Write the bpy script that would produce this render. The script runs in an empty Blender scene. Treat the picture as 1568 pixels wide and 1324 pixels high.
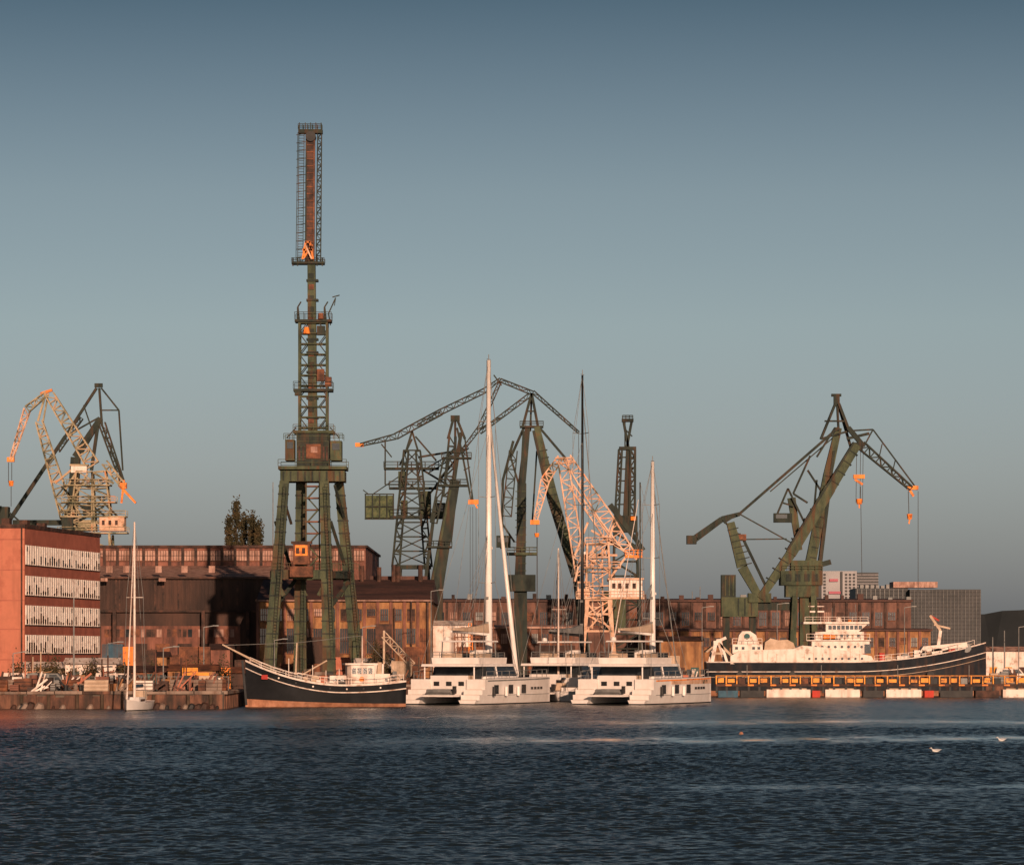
import bpy, math, random
import numpy as np
from mathutils import Vector, Matrix, Quaternion
random.seed(7); rng=np.random.default_rng(5)
F=5702.0; CX=784.0; HY=1000.0; H=6.0
GZ=1.8
def wx(px,Y): return (px-CX)*Y/F
def wz(py,Y): return H+(HY-py)*Y/F
sc=bpy.context.scene
# ---------------------------------------------------------------- materials
def M(name,cols,scale=1.0,rough=0.75,metal=0.0,st=(1,1,1),pos=None,bump=0.0,detail=6,spec=0.3,stain=0.0,stc=(.10,.045,.025)):
    m=bpy.data.materials.new(name); m.use_nodes=True
    nt=m.node_tree; b=nt.nodes['Principled BSDF']; L=nt.links.new
    tc=nt.nodes.new('ShaderNodeTexCoord'); mp=nt.nodes.new('ShaderNodeMapping')
    mp.inputs['Scale'].default_value=st
    nz=nt.nodes.new('ShaderNodeTexNoise'); nz.inputs['Scale'].default_value=scale; nz.inputs['Detail'].default_value=detail
    nz.inputs['Roughness'].default_value=0.65
    rp=nt.nodes.new('ShaderNodeValToRGB'); el=rp.color_ramp.elements
    n=len(cols)
    if pos is None: pos=[0.36+0.28*i/max(1,n-1) for i in range(n)]
    el[0].position=pos[0]; el[0].color=(*cols[0],1)
    el[1].position=pos[-1]; el[1].color=(*cols[-1],1)
    for i in range(1,n-1):
        e=el.new(pos[i]); e.color=(*cols[i],1)
    L(tc.outputs['Object'],mp.inputs[0]); L(mp.outputs[0],nz.inputs[0]); L(nz.outputs[0],rp.inputs[0])
    out=rp.outputs[0]
    if stain:
        mp2=nt.nodes.new('ShaderNodeMapping'); mp2.inputs['Scale'].default_value=(1.3,1.3,.16)
        n2=nt.nodes.new('ShaderNodeTexNoise'); n2.inputs['Scale'].default_value=1.0; n2.inputs['Detail'].default_value=8
        r2=nt.nodes.new('ShaderNodeMapRange'); r2.inputs['From Min'].default_value=.5; r2.inputs['From Max'].default_value=.66; r2.inputs['To Max'].default_value=stain
        mx=nt.nodes.new('ShaderNodeMix'); mx.data_type='RGBA'; mx.inputs[7].default_value=(*stc,1)
        L(tc.outputs['Object'],mp2.inputs[0]);L(mp2.outputs[0],n2.inputs[0]);L(n2.outputs[0],r2.inputs['Value']);L(r2.outputs[0],mx.inputs[0]);L(out,mx.inputs[6]);out=mx.outputs[2]
    L(out,b.inputs['Base Color'])
    b.inputs['Roughness'].default_value=rough; b.inputs['Metallic'].default_value=metal
    b.inputs['Specular IOR Level'].default_value=spec
    if bump:
        bp=nt.nodes.new('ShaderNodeBump'); bp.inputs['Strength'].default_value=bump; bp.inputs['Distance'].default_value=0.1
        L(nz.outputs[0],bp.inputs['Height']); L(bp.outputs[0],b.inputs['Normal'])
    return m
green=M('green_crane_paint',[(.024,.033,.023),(.054,.067,.042),(.085,.097,.056),(.16,.07,.035)],.6,pos=[.32,.48,.62,.74],st=(1,1,.5),bump=.3,stain=.75,spec=.15)
dgreen=M('dark_crane_paint',[(.013,.017,.016),(.027,.035,.030),(.040,.046,.036),(.10,.048,.03)],.6,pos=[.32,.48,.64,.76],st=(1,1,.5),stain=.5,spec=.15)
rust=M('rusty_steel',[(.05,.022,.014),(.13,.05,.028),(.23,.085,.04)],.7,bump=.3)
drust=M('dark_rusty_steel',[(.02,.012,.01),(.05,.026,.02),(.10,.044,.03)],.7)
orange=M('orange_safety_paint',[(.32,.09,.025),(.8,.22,.03),(.88,.27,.04)],1.2,rough=.6,pos=[.34,.46,.7],stain=.5)
pale=M('weathered_salmon_lattice_paint',[(.07,.07,.045),(.50,.28,.18),(.66,.44,.32),(.6,.2,.07)],.5,pos=[.36,.44,.58,.67])
pale2=M('weathered_yellow_lattice_paint',[(.05,.06,.04),(.2,.17,.10),(.40,.31,.2),(.5,.18,.07)],.45,pos=[.36,.45,.57,.68])
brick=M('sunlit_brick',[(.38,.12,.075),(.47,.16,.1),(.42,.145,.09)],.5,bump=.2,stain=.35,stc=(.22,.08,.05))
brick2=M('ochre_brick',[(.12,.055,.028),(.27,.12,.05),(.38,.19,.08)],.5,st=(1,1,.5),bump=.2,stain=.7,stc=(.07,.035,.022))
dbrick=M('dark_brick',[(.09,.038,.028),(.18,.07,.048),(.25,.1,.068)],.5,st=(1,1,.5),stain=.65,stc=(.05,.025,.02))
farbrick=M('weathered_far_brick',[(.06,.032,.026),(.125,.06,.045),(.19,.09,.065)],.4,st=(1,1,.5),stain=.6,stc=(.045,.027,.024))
rbrick=M('red_facade_brick',[(.26,.08,.055),(.38,.12,.08)],.5)
bwall=M('brown_sheet_wall',[(.025,.014,.012),(.05,.026,.02),(.085,.04,.028)],.3,st=(1,1,.25),stain=.5,stc=(.03,.018,.015))
roof=M('brown_tar_roof',[(.04,.022,.018),(.07,.034,.028),(.105,.048,.036)],.3,st=(.4,1,1),stain=.4,stc=(.03,.02,.018))
pinkw=M('faded_plaster',[(.22,.12,.095),(.37,.21,.165),(.47,.29,.23)],.7,st=(1,1,.6),stain=.7)
white=M('white_gelcoat',[(.68,.61,.57),(.78,.72,.69)],.5,rough=.3,spec=.5,stain=.12,stc=(.4,.3,.24))
whited=M('weathered_white_paint',[(.36,.24,.18),(.66,.55,.49),(.75,.66,.60)],.8,rough=.5,pos=[.34,.45,.7],stain=.45,stc=(.33,.17,.11))
cream=M('white_window_panel',[(.5,.38,.33),(.74,.63,.57),(.8,.72,.66)],1.3,rough=.6,pos=[.34,.44,.6])
glass=M('dark_window_glass',[(.012,.016,.02),(.03,.035,.04)],1.0,rough=.12,spec=.5)
blackp=M('black_hull_paint',[(.006,.007,.009),(.013,.014,.017)],.6,rough=.55,spec=.2)
navy=M('navy_hull_paint',[(.008,.010,.015),(.018,.021,.027)],.6,rough=.55,spec=.2,stain=.25)
boot=M('rusty_boot_paint',[(.28,.12,.07),(.42,.19,.11),(.5,.25,.16)],.8,rough=.7,stain=.5)
grey=M('grey_steel',[(.12,.12,.12),(.24,.23,.22)],.8,rough=.5)
dark=M('black_rubber_steel',[(.01,.01,.012),(.03,.028,.028)],.8,rough=.6)
yellow=M('yellow_orange_paint',[(.30,.11,.03),(.80,.31,.04),(.66,.24,.03)],.9,rough=.6,pos=[.38,.47,.7],stain=.5)
blue=M('blue_container_paint',[(.03,.07,.11),(.05,.12,.17)],.6,stain=.6)
teal=M('teal_paint',[(.025,.07,.075),(.04,.11,.105)],.6,stain=.6)
redp=M('red_paint',[(.35,.03,.025),(.5,.05,.03)],.6,stain=.4)
concrete=M('quay_concrete',[(.12,.085,.07),(.22,.16,.13),(.28,.2,.16)],.3,bump=.4,stain=.6)
quayrust=M('rusty_sheet_piling',[(.03,.018,.014),(.10,.045,.03),(.2,.09,.055)],.7,st=(1,1,.35),bump=.4,stain=.7,stc=(.03,.02,.015))
ground=M('yard_ground',[(.05,.045,.04),(.09,.075,.06),(.12,.09,.07)],.15)
tan=M('tan_canvas',[(.38,.27,.19),(.55,.41,.31)],.8,rough=.9)
leafm=M('autumn_foliage',[(.02,.02,.01),(.045,.038,.017),(.08,.055,.025)],.6,rough=.9)
bushm=M('shrub_foliage',[(.03,.032,.015),(.06,.05,.025),(.14,.07,.03)],.8,rough=.9)
bark=M('bark',[(.04,.03,.02),(.08,.05,.035)],2.0,rough=.95)
hillm=M('distant_forest',[(.016,.02,.023),(.026,.03,.033)],.02,rough=1)
bgl=M('grey_facade_glazing',[(.028,.032,.036),(.055,.056,.06)],.1,rough=.5,spec=.15)
bgw=M('pale_tower_cladding',[(.27,.26,.27),(.34,.32,.33)],.1,rough=.7)
bgp=M('pink_tower_cladding',[(.35,.09,.13),(.4,.12,.15)],.1,rough=.7)
carbon=M('carbon_mast',[(.012,.012,.013),(.02,.02,.02)],1,rough=.35)
meshg=M('mesh_green',[(.02,.03,.015),(.06,.08,.038),(.1,.11,.05)],1.5)
# ---------------------------------------------------------------- builder
BOXF=[(0,1,2,3),(7,6,5,4),(0,4,5,1),(1,5,6,2),(2,6,7,3),(3,7,4,0)]
class O:
    def __init__(s,name,Y=500.0,xf=None):
        s.name=name;s.Y=Y;s.k=Y/F;s.parts={};s.xf=xf
    def add(s,part,mat,vs,fs):
        d=s.parts.setdefault((part,mat.name),([],[])); n=len(d[0])
        d[0].extend([tuple(v) for v in vs]); d[1].extend([tuple(i+n for i in f) for f in fs])
    def p(s,px,py,dy=0): return Vector((wx(px,s.Y),s.Y+dy*s.k,wz(py,s.Y)))
    def beam(s,part,mat,a,b,w,d=None,w2=None,d2=None):
        a=Vector(a);b=Vector(b);n=(b-a)
        if n.length<1e-5: return
        n.normalize(); d=w if d is None else d; w2=w if w2 is None else w2; d2=d if d2 is None else d2
        ref=Vector((0,1,0))
        if abs(n.dot(ref))>.95: ref=Vector((0,0,1))
        u=n.cross(ref).normalized(); v=u.cross(n).normalized()
        vs=[]
        for c,ww,dd in((a,w,d),(b,w2,d2)):
            vs+=[c-u*ww/2-v*dd/2,c+u*ww/2-v*dd/2,c+u*ww/2+v*dd/2,c-u*ww/2+v*dd/2]
        s.add(part,mat,vs,BOXF)
    def cyl(s,part,mat,a,b,r1,r2=None,n=8):
        a=Vector(a);b=Vector(b);r2=r1 if r2 is None else r2;d=(b-a).normalized()
        ref=Vector((0,1,0)) if abs(d.y)<.9 else Vector((1,0,0))
        u=d.cross(ref).normalized();v=d.cross(u)
        vs=[c+(u*math.cos(t)+v*math.sin(t))*r for c,r in((a,r1),(b,r2)) for t in [2*math.pi*i/n for i in range(n)]]
        fs=[(i,(i+1)%n,n+(i+1)%n,n+i) for i in range(n)]+[tuple(range(n)),tuple(range(2*n-1,n-1,-1))]
        s.add(part,mat,vs,fs)
    def box(s,part,mat,x0,x1,y0,y1,z0,z1):
        s.add(part,mat,[(x0,y0,z0),(x1,y0,z0),(x1,y1,z0),(x0,y1,z0),(x0,y0,z1),(x1,y0,z1),(x1,y1,z1),(x0,y1,z1)],BOXF)
    def prism(s,part,mat,poly,y0,y1):
        n=len(poly)
        vs=[(x,y0,z) for x,z in poly]+[(x,y1,z) for x,z in poly]
        s.add(part,mat,vs,[tuple(range(n)),tuple(range(2*n-1,n-1,-1))]+[(i,i+n,(i+1)%n+n,(i+1)%n) for i in range(n)])
    def slab(s,part,mat,poly,z0,z1,poly2=None):
        n=len(poly); poly2=poly2 or poly
        vs=[(x,y,z0) for x,y in poly]+[(x,y,z1) for x,y in poly2]
        s.add(part,mat,vs,[tuple(range(n)),tuple(range(2*n-1,n-1,-1))]+[(i,i+n,(i+1)%n+n,(i+1)%n) for i in range(n)])
    def B(s,part,mat,a,b,w,d=None,w2=None,dy=0,dy2=None):
        k=s.k; dy2=dy if dy2 is None else dy2
        s.beam(part,mat,s.p(a[0],a[1],dy),s.p(b[0],b[1],dy2),w*k,(d if d else w)*k,(w2 if w2 else w)*k)
    def R(s,part,mat,x0,y0,x1,y1,d0=-5,d1=5):
        a=s.p(x0,y1,d0);b=s.p(x1,y0,d1); s.box(part,mat,a.x,b.x,a.y,b.y,a.z,b.z)
    def T(s,part,mat,a,b,w1,w2=None,d=8,n=8,t=1.5,dy=0,tb=None):
        k=s.k; A=s.p(a[0],a[1],dy);Bq=s.p(b[0],b[1],dy); w2=w1 if w2 is None else w2; tb=tb or t*.62
        nn=(Bq-A).normalized();u=nn.cross(Vector((0,1,0))).normalized();v=Vector((0,1,0))
        def c(f,i,j): 
            w=(w1+(w2-w1)*f)*k/2; return A.lerp(Bq,f)+u*w*i+v*d*k/2*j
        for i in(-1,1):
            for j in(-1,1): s.beam(part,mat,c(0,i,j),c(1,i,j),t*k)
        for q in range(n):
            f0,f1=q/n,(q+1)/n; g=1 if q%2 else -1
            for j in(-1,1):
                s.beam(part,mat,c(f0,g,j),c(f1,-g,j),tb*k); s.beam(part,mat,c(f1,-1,j),c(f1,1,j),tb*k)
            for i in(-1,1): s.beam(part,mat,c(f0,i,g),c(f1,i,-g),tb*k)
            s.beam(part,mat,c(f1,-1,-1),c(f1,-1,1),tb*k); s.beam(part,mat,c(f1,1,-1),c(f1,1,1),tb*k)
    def rail(s,part,mat,x0,x1,py,h=9,d0=-6,d1=6,n=4,t=.8):
        for d in(d0,d1):
            s.B(part,mat,(x0,py-h),(x1,py-h),t,dy=d); s.B(part,mat,(x0,py-h/2),(x1,py-h/2),t*.8,dy=d)
            for i in range(n+1):
                x=x0+(x1-x0)*i/n; s.B(part,mat,(x,py),(x,py-h),t,dy=d)
    def plat(s,part,mat,x0,x1,py,th=3,d0=-7,d1=7,h=9,rm=None):
        s.R(part,mat,x0,py,x1,py+th,d0,d1); s.rail(part+'_railing',rm or mat,x0,x1,py,h,d0,d1)
    def ladder(s,part,mat,a,b,w,n,dy=0,t=.9):
        A=s.p(*a,dy);Bq=s.p(*b,dy);nn=(Bq-A).normalized();u=nn.cross(Vector((0,1,0))).normalized()*w*s.k/2
        s.beam(part,mat,A-u,Bq-u,t*s.k);s.beam(part,mat,A+u,Bq+u,t*s.k)
        for i in range(n+1):
            c=A.lerp(Bq,i/n); s.beam(part,mat,c-u,c+u,t*.8*s.k)
    def finish(s,smooth=()):
        e=bpy.data.objects.new(s.name,None); sc.collection.objects.link(e); e.empty_display_size=1
        if s.xf is None:
            al=[v for d in s.parts.values() for v in d[0]]
            xs=[v[0] for v in al];ys=[v[1] for v in al];zs=[v[2] for v in al]
            o=Vector(((min(xs)+max(xs))/2,(min(ys)+max(ys))/2,min(zs))); e.location=o
        else:
            o=Vector((0,0,0)); e.matrix_world=s.xf
        for (part,mn),(vs,fs) in s.parts.items():
            me=bpy.data.meshes.new(part); me.from_pydata([(v[0]-o.x,v[1]-o.y,v[2]-o.z) for v in vs],[],fs)
            me.materials.append(bpy.data.materials[mn])
            ob=bpy.data.objects.new(part,me); sc.collection.objects.link(ob); ob.parent=e
            if part in smooth:
                me.polygons.foreach_set('use_smooth',[True]*len(me.polygons))
        return e
def XF(x,y,z,yaw): return Matrix.Translation((x,y,z))@Matrix.Rotation(math.radians(yaw),4,'Z')
def gpy(Y): return HY+(H-GZ)*F/Y
# ---------------------------------------------------------------- camera
cam=bpy.data.cameras.new('camera'); co=bpy.data.objects.new('camera',cam); sc.collection.objects.link(co)
co.location=(0,0,H); co.rotation_euler=(math.radians(90),0,0)
cam.sensor_fit='HORIZONTAL'; cam.sensor_width=36; cam.lens=36*F/1568; cam.shift_y=(HY-662)/1568
cam.clip_start=1; cam.clip_end=30000; sc.camera=co
# ---------------------------------------------------------------- light
EL=math.radians(13); AZ=math.radians(168)
sd=Vector((math.sin(AZ)*math.cos(EL),math.cos(AZ)*math.cos(EL),math.sin(EL)))
sl=bpy.data.lights.new('sun','SUN'); sl.energy=5.0; sl.angle=math.radians(.5); sl.color=(1,.66,.45)
so=bpy.data.objects.new('sun',sl); sc.collection.objects.link(so); so.rotation_euler=sd.to_track_quat('Z','Y').to_euler(); so.location=(60,-100,120)
w=bpy.data.worlds.new('World'); sc.world=w; w.use_nodes=True; nt=w.node_tree
bg=nt.nodes['Background']; sk=nt.nodes.new('ShaderNodeTexSky'); sk.sky_type='NISHITA'; sk.sun_disc=False
sk.sun_elevation=EL; sk.sun_rotation=AZ; sk.air_density=1.0; sk.dust_density=1.5; sk.ozone_density=1.5
tc=nt.nodes.new('ShaderNodeTexCoord'); sp=nt.nodes.new('ShaderNodeSeparateXYZ'); mr=nt.nodes.new('ShaderNodeMapRange')
mr.inputs['From Max'].default_value=.25
rp=nt.nodes.new('ShaderNodeValToRGB'); e=rp.color_ramp.elements
e[0].position=0; e[0].color=(.66,.70,.97,1); e[1].position=1; e[1].color=(.12,.16,.19,1)
for p_,c_ in((.1,(.68,.71,.93)),(.2,(.70,.72,.88)),(.35,(.68,.71,.79)),(.49,(.55,.58,.63)),(.7,(.22,.285,.335))):
    q=e.new(p_); q.color=(*c_,1)
hs=nt.nodes.new('ShaderNodeHueSaturation'); hs.inputs['Saturation'].default_value=.75
mx=nt.nodes.new('ShaderNodeMix'); mx.data_type='RGBA'; mx.blend_type='MULTIPLY'; mx.inputs[0].default_value=1
L=nt.links.new
L(tc.outputs['Generated'],sp.inputs[0]); L(sp.outputs['Z'],mr.inputs['Value']); L(mr.outputs[0],rp.inputs[0])
L(sk.outputs[0],hs.inputs['Color']); L(hs.outputs[0],mx.inputs[6]); L(rp.outputs[0],mx.inputs[7]); L(mx.outputs[2],bg.inputs[0])
bg.inputs[1].default_value=.10
sc.view_settings.view_transform='Standard'; sc.view_settings.look='None'; sc.view_settings.exposure=0
# ---------------------------------------------------------------- water
rows=np.concatenate([np.geomspace(15,84,40),np.geomspace(85,300,1250),np.geomspace(301,560,220),np.geomspace(580,9000,20)])
us=np.concatenate([[-4,-2,-1,-.5,-.3],np.linspace(-.17,.17,560),[.3,.5,1,2,4]])
U,V=np.meshgrid(us,rows); X=U*V; Y=V.copy(); Z=np.zeros_like(X)
fade=np.clip((.17-np.abs(U))/.015,0,1)*np.clip((V-80)/10,0,1)*np.clip((560-V)/60,0,1)
for i in range(80):
    lam=.42*(5.0 ** (rng.random()**1.2)); th=math.radians(90+rng.normal(8,32)); k_=2*math.pi/lam
    amp=.0056*lam**.8*(.6+.8*rng.random())
    Z+=amp*np.sin(k_*(X*math.cos(th)+Y*math.sin(th))+rng.random()*6.28)
patch=.85+.25*np.sin(X*.11+Y*.031+1)*np.sin(Y*.07+X*.02)
wob=5*np.sin(X*.06)+3*np.sin(X*.17+2)
brk=.7+.3*np.sin(X*.35+Y*.3)*np.sin(X*.9-Y*.15)
calm=np.exp(-((Y-256-wob)/11)**2)*np.clip((X+12)/12,0,1)*brk
calm=np.maximum(calm,.8*np.exp(-((Y-322-wob)/9)**2)*np.clip((X-2)/8,0,1)*brk)
calm=np.maximum(calm,.6*np.exp(-((Y-166-wob*.5)/4)**2)*np.clip((X-4)/6,0,1)*brk)
calm=np.maximum(calm,.55*np.exp(-((Y-352-wob)/14)**2)*np.clip((-X+8)/8,0,1)*brk)
calm=np.clip(calm,0,1)*np.clip((.17-np.abs(U))/.01,0,1)
Z*=fade*patch*np.clip(1.15-V/900,.5,1)*(1-.95*calm)
nr,nc=X.shape
me=bpy.data.meshes.new('water'); me.vertices.add(nr*nc)
me.vertices.foreach_set('co',np.stack([X,Y,Z],-1).reshape(-1).astype(np.float32))
idx=np.arange(nr*nc).reshape(nr,nc); q=np.stack([idx[:-1,:-1],idx[:-1,1:],idx[1:,1:],idx[1:,:-1]],-1).reshape(-1,4)
me.loops.add(q.size); me.loops.foreach_set('vertex_index',q.reshape(-1).astype(np.int32))
me.polygons.add(len(q)); me.polygons.foreach_set('loop_start',np.arange(0,q.size,4,dtype=np.int32))
me.polygons.foreach_set('loop_total',np.full(len(q),4,dtype=np.int32)); me.update(calc_edges=True)
me.polygons.foreach_set('use_smooth',np.ones(len(q),dtype=bool))
at=me.attributes.new('calm','FLOAT','POINT'); at.data.foreach_set('value',calm.reshape(-1).astype(np.float32))
wm=bpy.data.materials.new('harbour_water'); wm.use_nodes=True; n=wm.node_tree; b=n.nodes['Principled BSDF']
b.inputs['Base Color'].default_value=(.014,.022,.026,1); b.inputs['Roughness'].default_value=.22; b.inputs['IOR'].default_value=1.33
tc=n.nodes.new('ShaderNodeTexCoord'); mp=n.nodes.new('ShaderNodeMapping'); mp.inputs['Scale'].default_value=(1.0,.8,1)
nz=n.nodes.new('ShaderNodeTexNoise'); nz.inputs['Scale'].default_value=4.5; nz.inputs['Detail'].default_value=4
bp=n.nodes.new('ShaderNodeBump'); bp.inputs['Distance'].default_value=.08
an=n.nodes.new('ShaderNodeAttribute'); an.attribute_name='calm'
mr=n.nodes.new('ShaderNodeMapRange'); mr.inputs['To Min'].default_value=.85; mr.inputs['To Max'].default_value=.03
mr2=n.nodes.new('ShaderNodeMapRange'); mr2.inputs['To Min'].default_value=.22; mr2.inputs['To Max'].default_value=.08
L=n.links.new
L(tc.outputs['Object'],mp.inputs[0]);L(mp.outputs[0],nz.inputs[0]);L(nz.outputs[0],bp.inputs['Height'])
L(an.outputs['Fac'],mr.inputs['Value']);L(mr.outputs[0],bp.inputs['Strength']);L(an.outputs['Fac'],mr2.inputs['Value']);L(mr2.outputs[0],b.inputs['Roughness'])
L(bp.outputs[0],b.inputs['Normal'])
me.materials.append(wm); wo=bpy.data.objects.new('water',me); sc.collection.objects.link(wo)
# ---------------------------------------------------------------- land
poly=[(-4000,404),(-31.3,404),(-31.3,492),(26,492),(26,540),(4000,540),(4000,9000),(-4000,9000)]
o=O('ground'); o.slab('yard_surface',ground,poly,-1.5,GZ,None); o.finish()
o=O('quay_wall')
def qwall(x0,y0,x1,y1,nx,ny):
    ln=math.hypot(x1-x0,y1-y0);n=int(ln/1.0)
    for i in range(n):
        f=i/n;x=x0+(x1-x0)*f;y=y0+(y1-y0)*f;d=.25 if i%2 else .12
        f2=(i+1)/n;X1=x0+(x1-x0)*f2;Y1=y0+(y1-y0)*f2
        a=(x,y);b_=(X1,Y1);c=(X1+nx*d,Y1+ny*d);e_=(x+nx*d,y+ny*d)
        o.slab('sheet_piling',quayrust,[a,b_,c,e_],-1.4,GZ-.25-(random.random()*.4 if random.random()<.3 else 0))
    for i in range(n//3):
        f=i*3/n;f2=min(1,(i*3+2.9)/n);zt=GZ+.14-random.random()*.08
        a=(x0+(x1-x0)*f,y0+(y1-y0)*f);b_=(x0+(x1-x0)*f2,y0+(y1-y0)*f2)
        o.slab('capping_beam',concrete if random.random()<.7 else quayrust,[(a[0]-nx*.4,a[1]-ny*.4),(b_[0]-nx*.4,b_[1]-ny*.4),(b_[0]+nx*.4,b_[1]+ny*.4),(a[0]+nx*.4,a[1]+ny*.4)],GZ-.22,zt)
qwall(-110,404,-31.4,404,0,-1); qwall(-31.3,404.5,-31.3,491,1,0); qwall(-31,492,25.6,492,0,-1); qwall(26.5,540,130,540,0,-1)
for i in range(26):
    x=-108+i*3+random.random(); 
    o.box('timber_fender',bark,x,x+.3,403.3,403.7,-.4,1.6)
for i in range(90):
    x=-108+76*random.random(); r=.3+random.random()*.6
    o.cyl('waterline_rubble',random.choice([drust,concrete,dark]),(x,403.4,-.3),(x+r*.4,403.1,.1+r*.6),r,r*.4,6)
o.finish()
o=O('hill'); n=300; vs=[]
for i in range(n+1):
    x=-1500+3600*i/n; hgt=26+8*math.sin(i*.09)+3*math.sin(i*.37)+random.random()*2
    if x>600: hgt=37+2*math.sin(i*.2)+random.random()*2
    vs+=[(x,2600,0),(x,2640+random.random()*10,hgt),(x,2900,hgt*.9),(x,3300,0)]
fs=[(4*i+j,4*i+4+j,4*i+5+j,4*i+1+j) for i in range(n) for j in range(3)]
o.add('wooded_ridge',hillm,vs,fs); o.finish()
# ---------------------------------------------------------------- main crane
o=O('tower_crane',505.0); g=gpy(505); B=o.B
for a,b_,dy in(((437,738),(414,g),-45),((498,738),(507,g),-45),((459,738),(457,g),45),((518,738),(549,g),45)):
    m_=green
    o.B('portal_leg',m_,a,b_,14,14,20,dy=dy*.55,dy2=dy)
    for i in range(1,16):
        f=i/16;x=a[0]+(b_[0]-a[0])*f;y=a[1]+(b_[1]-a[1])*f;w_=(14+6*f)/2+.8;dd=dy*(.55+.45*f)
        o.R('leg_flange_band',dgreen,x-w_,y-1.1,x+w_,y+1.1,dd-7.9,dd+7.9)
    o.ladder('leg_ladder',dgreen,(a[0]+4,a[1]+5),(b_[0]+5,b_[1]-20),5,60,dy=dy*.78-14,t=.8)
    o.R('bogie',drust,b_[0]-18,g-14,b_[0]+18,g-5,dy-8,dy+8)
    for q in(-12,0,12): o.cyl('wheel',dark,o.p(b_[0]+q,g-5.5,dy-9),o.p(b_[0]+q,g-5.5,dy+9),.48)
for dy in(-36,36):
    off=0 if dy<0 else 30
    o.R('portal_tie_beam',green,418+off*.95,873,507+off*1.1,887,dy-5,dy+5)
    for i in range(8):
        x=424+off+i*11; o.R('tie_beam_rib',dgreen,x,874,x+1.5,886,dy-5.9,dy-5.1)
    B('portal_knee',green,(422+off,886),(437+off,912),6,dy=dy);B('portal_knee',green,(503+off,886),(490+off,912),6,dy=dy)
for x0,x1 in((420,452),(504,536)):
    B('portal_side_beam',dgreen,(x0,880),(x1,880),11,10,dy=-36,dy2=36)
    B('portal_diagonal',dgreen,(x0,935),(x1,885),6,6,dy=-38,dy2=34); B('portal_diagonal',dgreen,(x0+4,800),(x1-8,870),5,5,dy=-30,dy2=34)
    B('portal_diagonal',dgreen,(x0+10,745),(x1-8,800),4,5,dy=-28,dy2=30)
o.rail('walkway_railing',green,418,548,873,10,-42,42,14,.8)
o.R('head_girder',green,431,722,529,738,-32,32); o.plat('slewing_platform',green,428,532,715,5,-36,36,10)
for x in(436,447,458,469,480,491,502,513,522): o.R('girder_rib',dgreen,x-1.2,723,x+1.2,737,-33.2,-32)
for i in range(7):
    y=745+i*18; a=(472,y) if i%2 else (488,y); b_=(488,y+18) if i%2 else (472,y+18)
    o.B('stair_flight',green,a,b_,2,9,dy=-10+ (6 if i%2 else -6)); o.R('stair_landing',rust,468,y-1,492,y+1,-20,0)
for x in(470,490): B('stair_post',green,(x,740),(x,875),2,dy=-20)
o.R('hoist_cabin',rust,452,834,477,865,-56,-34); o.R('hoist_cabin_panel',orange,455,836,474,852,-56.8,-56.1); o.R('hoist_cabin_base',rust,447,868,482,884,-55,-35)
for x in(459,468): o.R('hoist_cabin_window',drust,x-2.5,840,x+2.5,849,-57.6,-56.9)
o.R('hoist_cabin_roof',drust,449,830,480,833.8,-58,-32)
o.R('machinery_house',dgreen,455,664,505,714,-18,22); o.R('left_cab',green,438,674,452,706,-24,12); o.R('right_cab',green,507,676,524,706,-24,12)
o.R('house_front_panel',rust,470,681,492,703,-20.5,-18.2); o.R('house_window',pinkw,477,685,487,694,-21.5,-20.6)
for x in(458,464,495,500): o.R('house_louvre',drust,x,684,x+3,706,-18.9,-18.1)
for i in range(6): o.R('house_seam',green,456,668+i*8,504,669+i*8,-18.7,-18.05)
o.R('cab_window',glass,441,678,450,688,-25,-24.1); o.R('cab_window',glass,510,680,521,690,-25,-24.1)
o.rail('cab_railing',green,436,456,674,9,-26,14,3);o.rail('cab_railing',green,505,526,674,9,-26,14,3)
o.plat('house_roof_deck',green,450,512,660,4,-22,24,9)
B('roof_stay',dgreen,(440,672),(455,655),1.5,dy=-20);B('roof_stay',dgreen,(521,672),(506,655),1.5,dy=-20)
for x in(459,501):
    for dy in(-11,13): B('mast_post',green,(x,660),(x,490),3.6,4,dy=dy)
for i in range(11):
    y=655-i*16
    for dy in(-11,13):
        B('mast_rung',green,(459,y),(501,y),1.8,dy=dy)
        if i<10: B('mast_brace',dgreen,(459 if i%2 else 471,y),(471 if i%2 else 459,y-16),1.4,dy=dy); B('mast_brace',dgreen,(501 if i%2 else 489,y),(489 if i%2 else 501,y-16),1.4,dy=dy)
    for x in(459,501): o.beam('mast_side_rung',green,o.p(x,y,-11),o.p(x,y,13),.16)
B('mast_column',green,(479,662),(477,400),14,14,12)
for y in (640,610,570,540,520,460,430): o.R('column_flange',dgreen,469.5,y-1.6,487.5,y+1.6,-9,9)
for i in range(14): o.R('column_panel',dgreen if i%3 else rust,473,640-i*17,481,648-i*17,-8.4,-7.2)
for y,x0,x1 in((596,450,510),(490,452,508)): o.plat('mast_platform',dgreen,x0,x1,y,4,-16,16,11)
o.R('mast_box',dgreen,452,598,462,606,-15,0);o.R('mast_box',rust,498,578,508,592,-14,0);o.R('mast_box',dgreen,486,500,498,514,-16,-4);o.R('mast_box',rust,486,566,497,584,-14,-4)
for x in(457,498): 
    B('mast_horn',dgreen,(x,492),(x-1,470),5,5,2.5); B('mast_horn',dgreen,(x-1,470),(x+4,462),2)
B('davit',dgreen,(503,480),(514,456),1.8); B('davit',dgreen,(509,455),(520,452),1.6); B('davit',dgreen,(514,456),(512,468),1.2); B('davit',dgreen,(503,480),(506,498),1.8)
o.cyl('hook_block',orange,o.p(470,512,-12),o.p(470,502,-12),.5,.3); o.cyl('hook_block',rust,o.p(492,490,-17),o.p(492,481,-17),.4,.35)
o.plat('jib_foot_platform',dgreen,447,497,402,3,-12,12,6)
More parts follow.
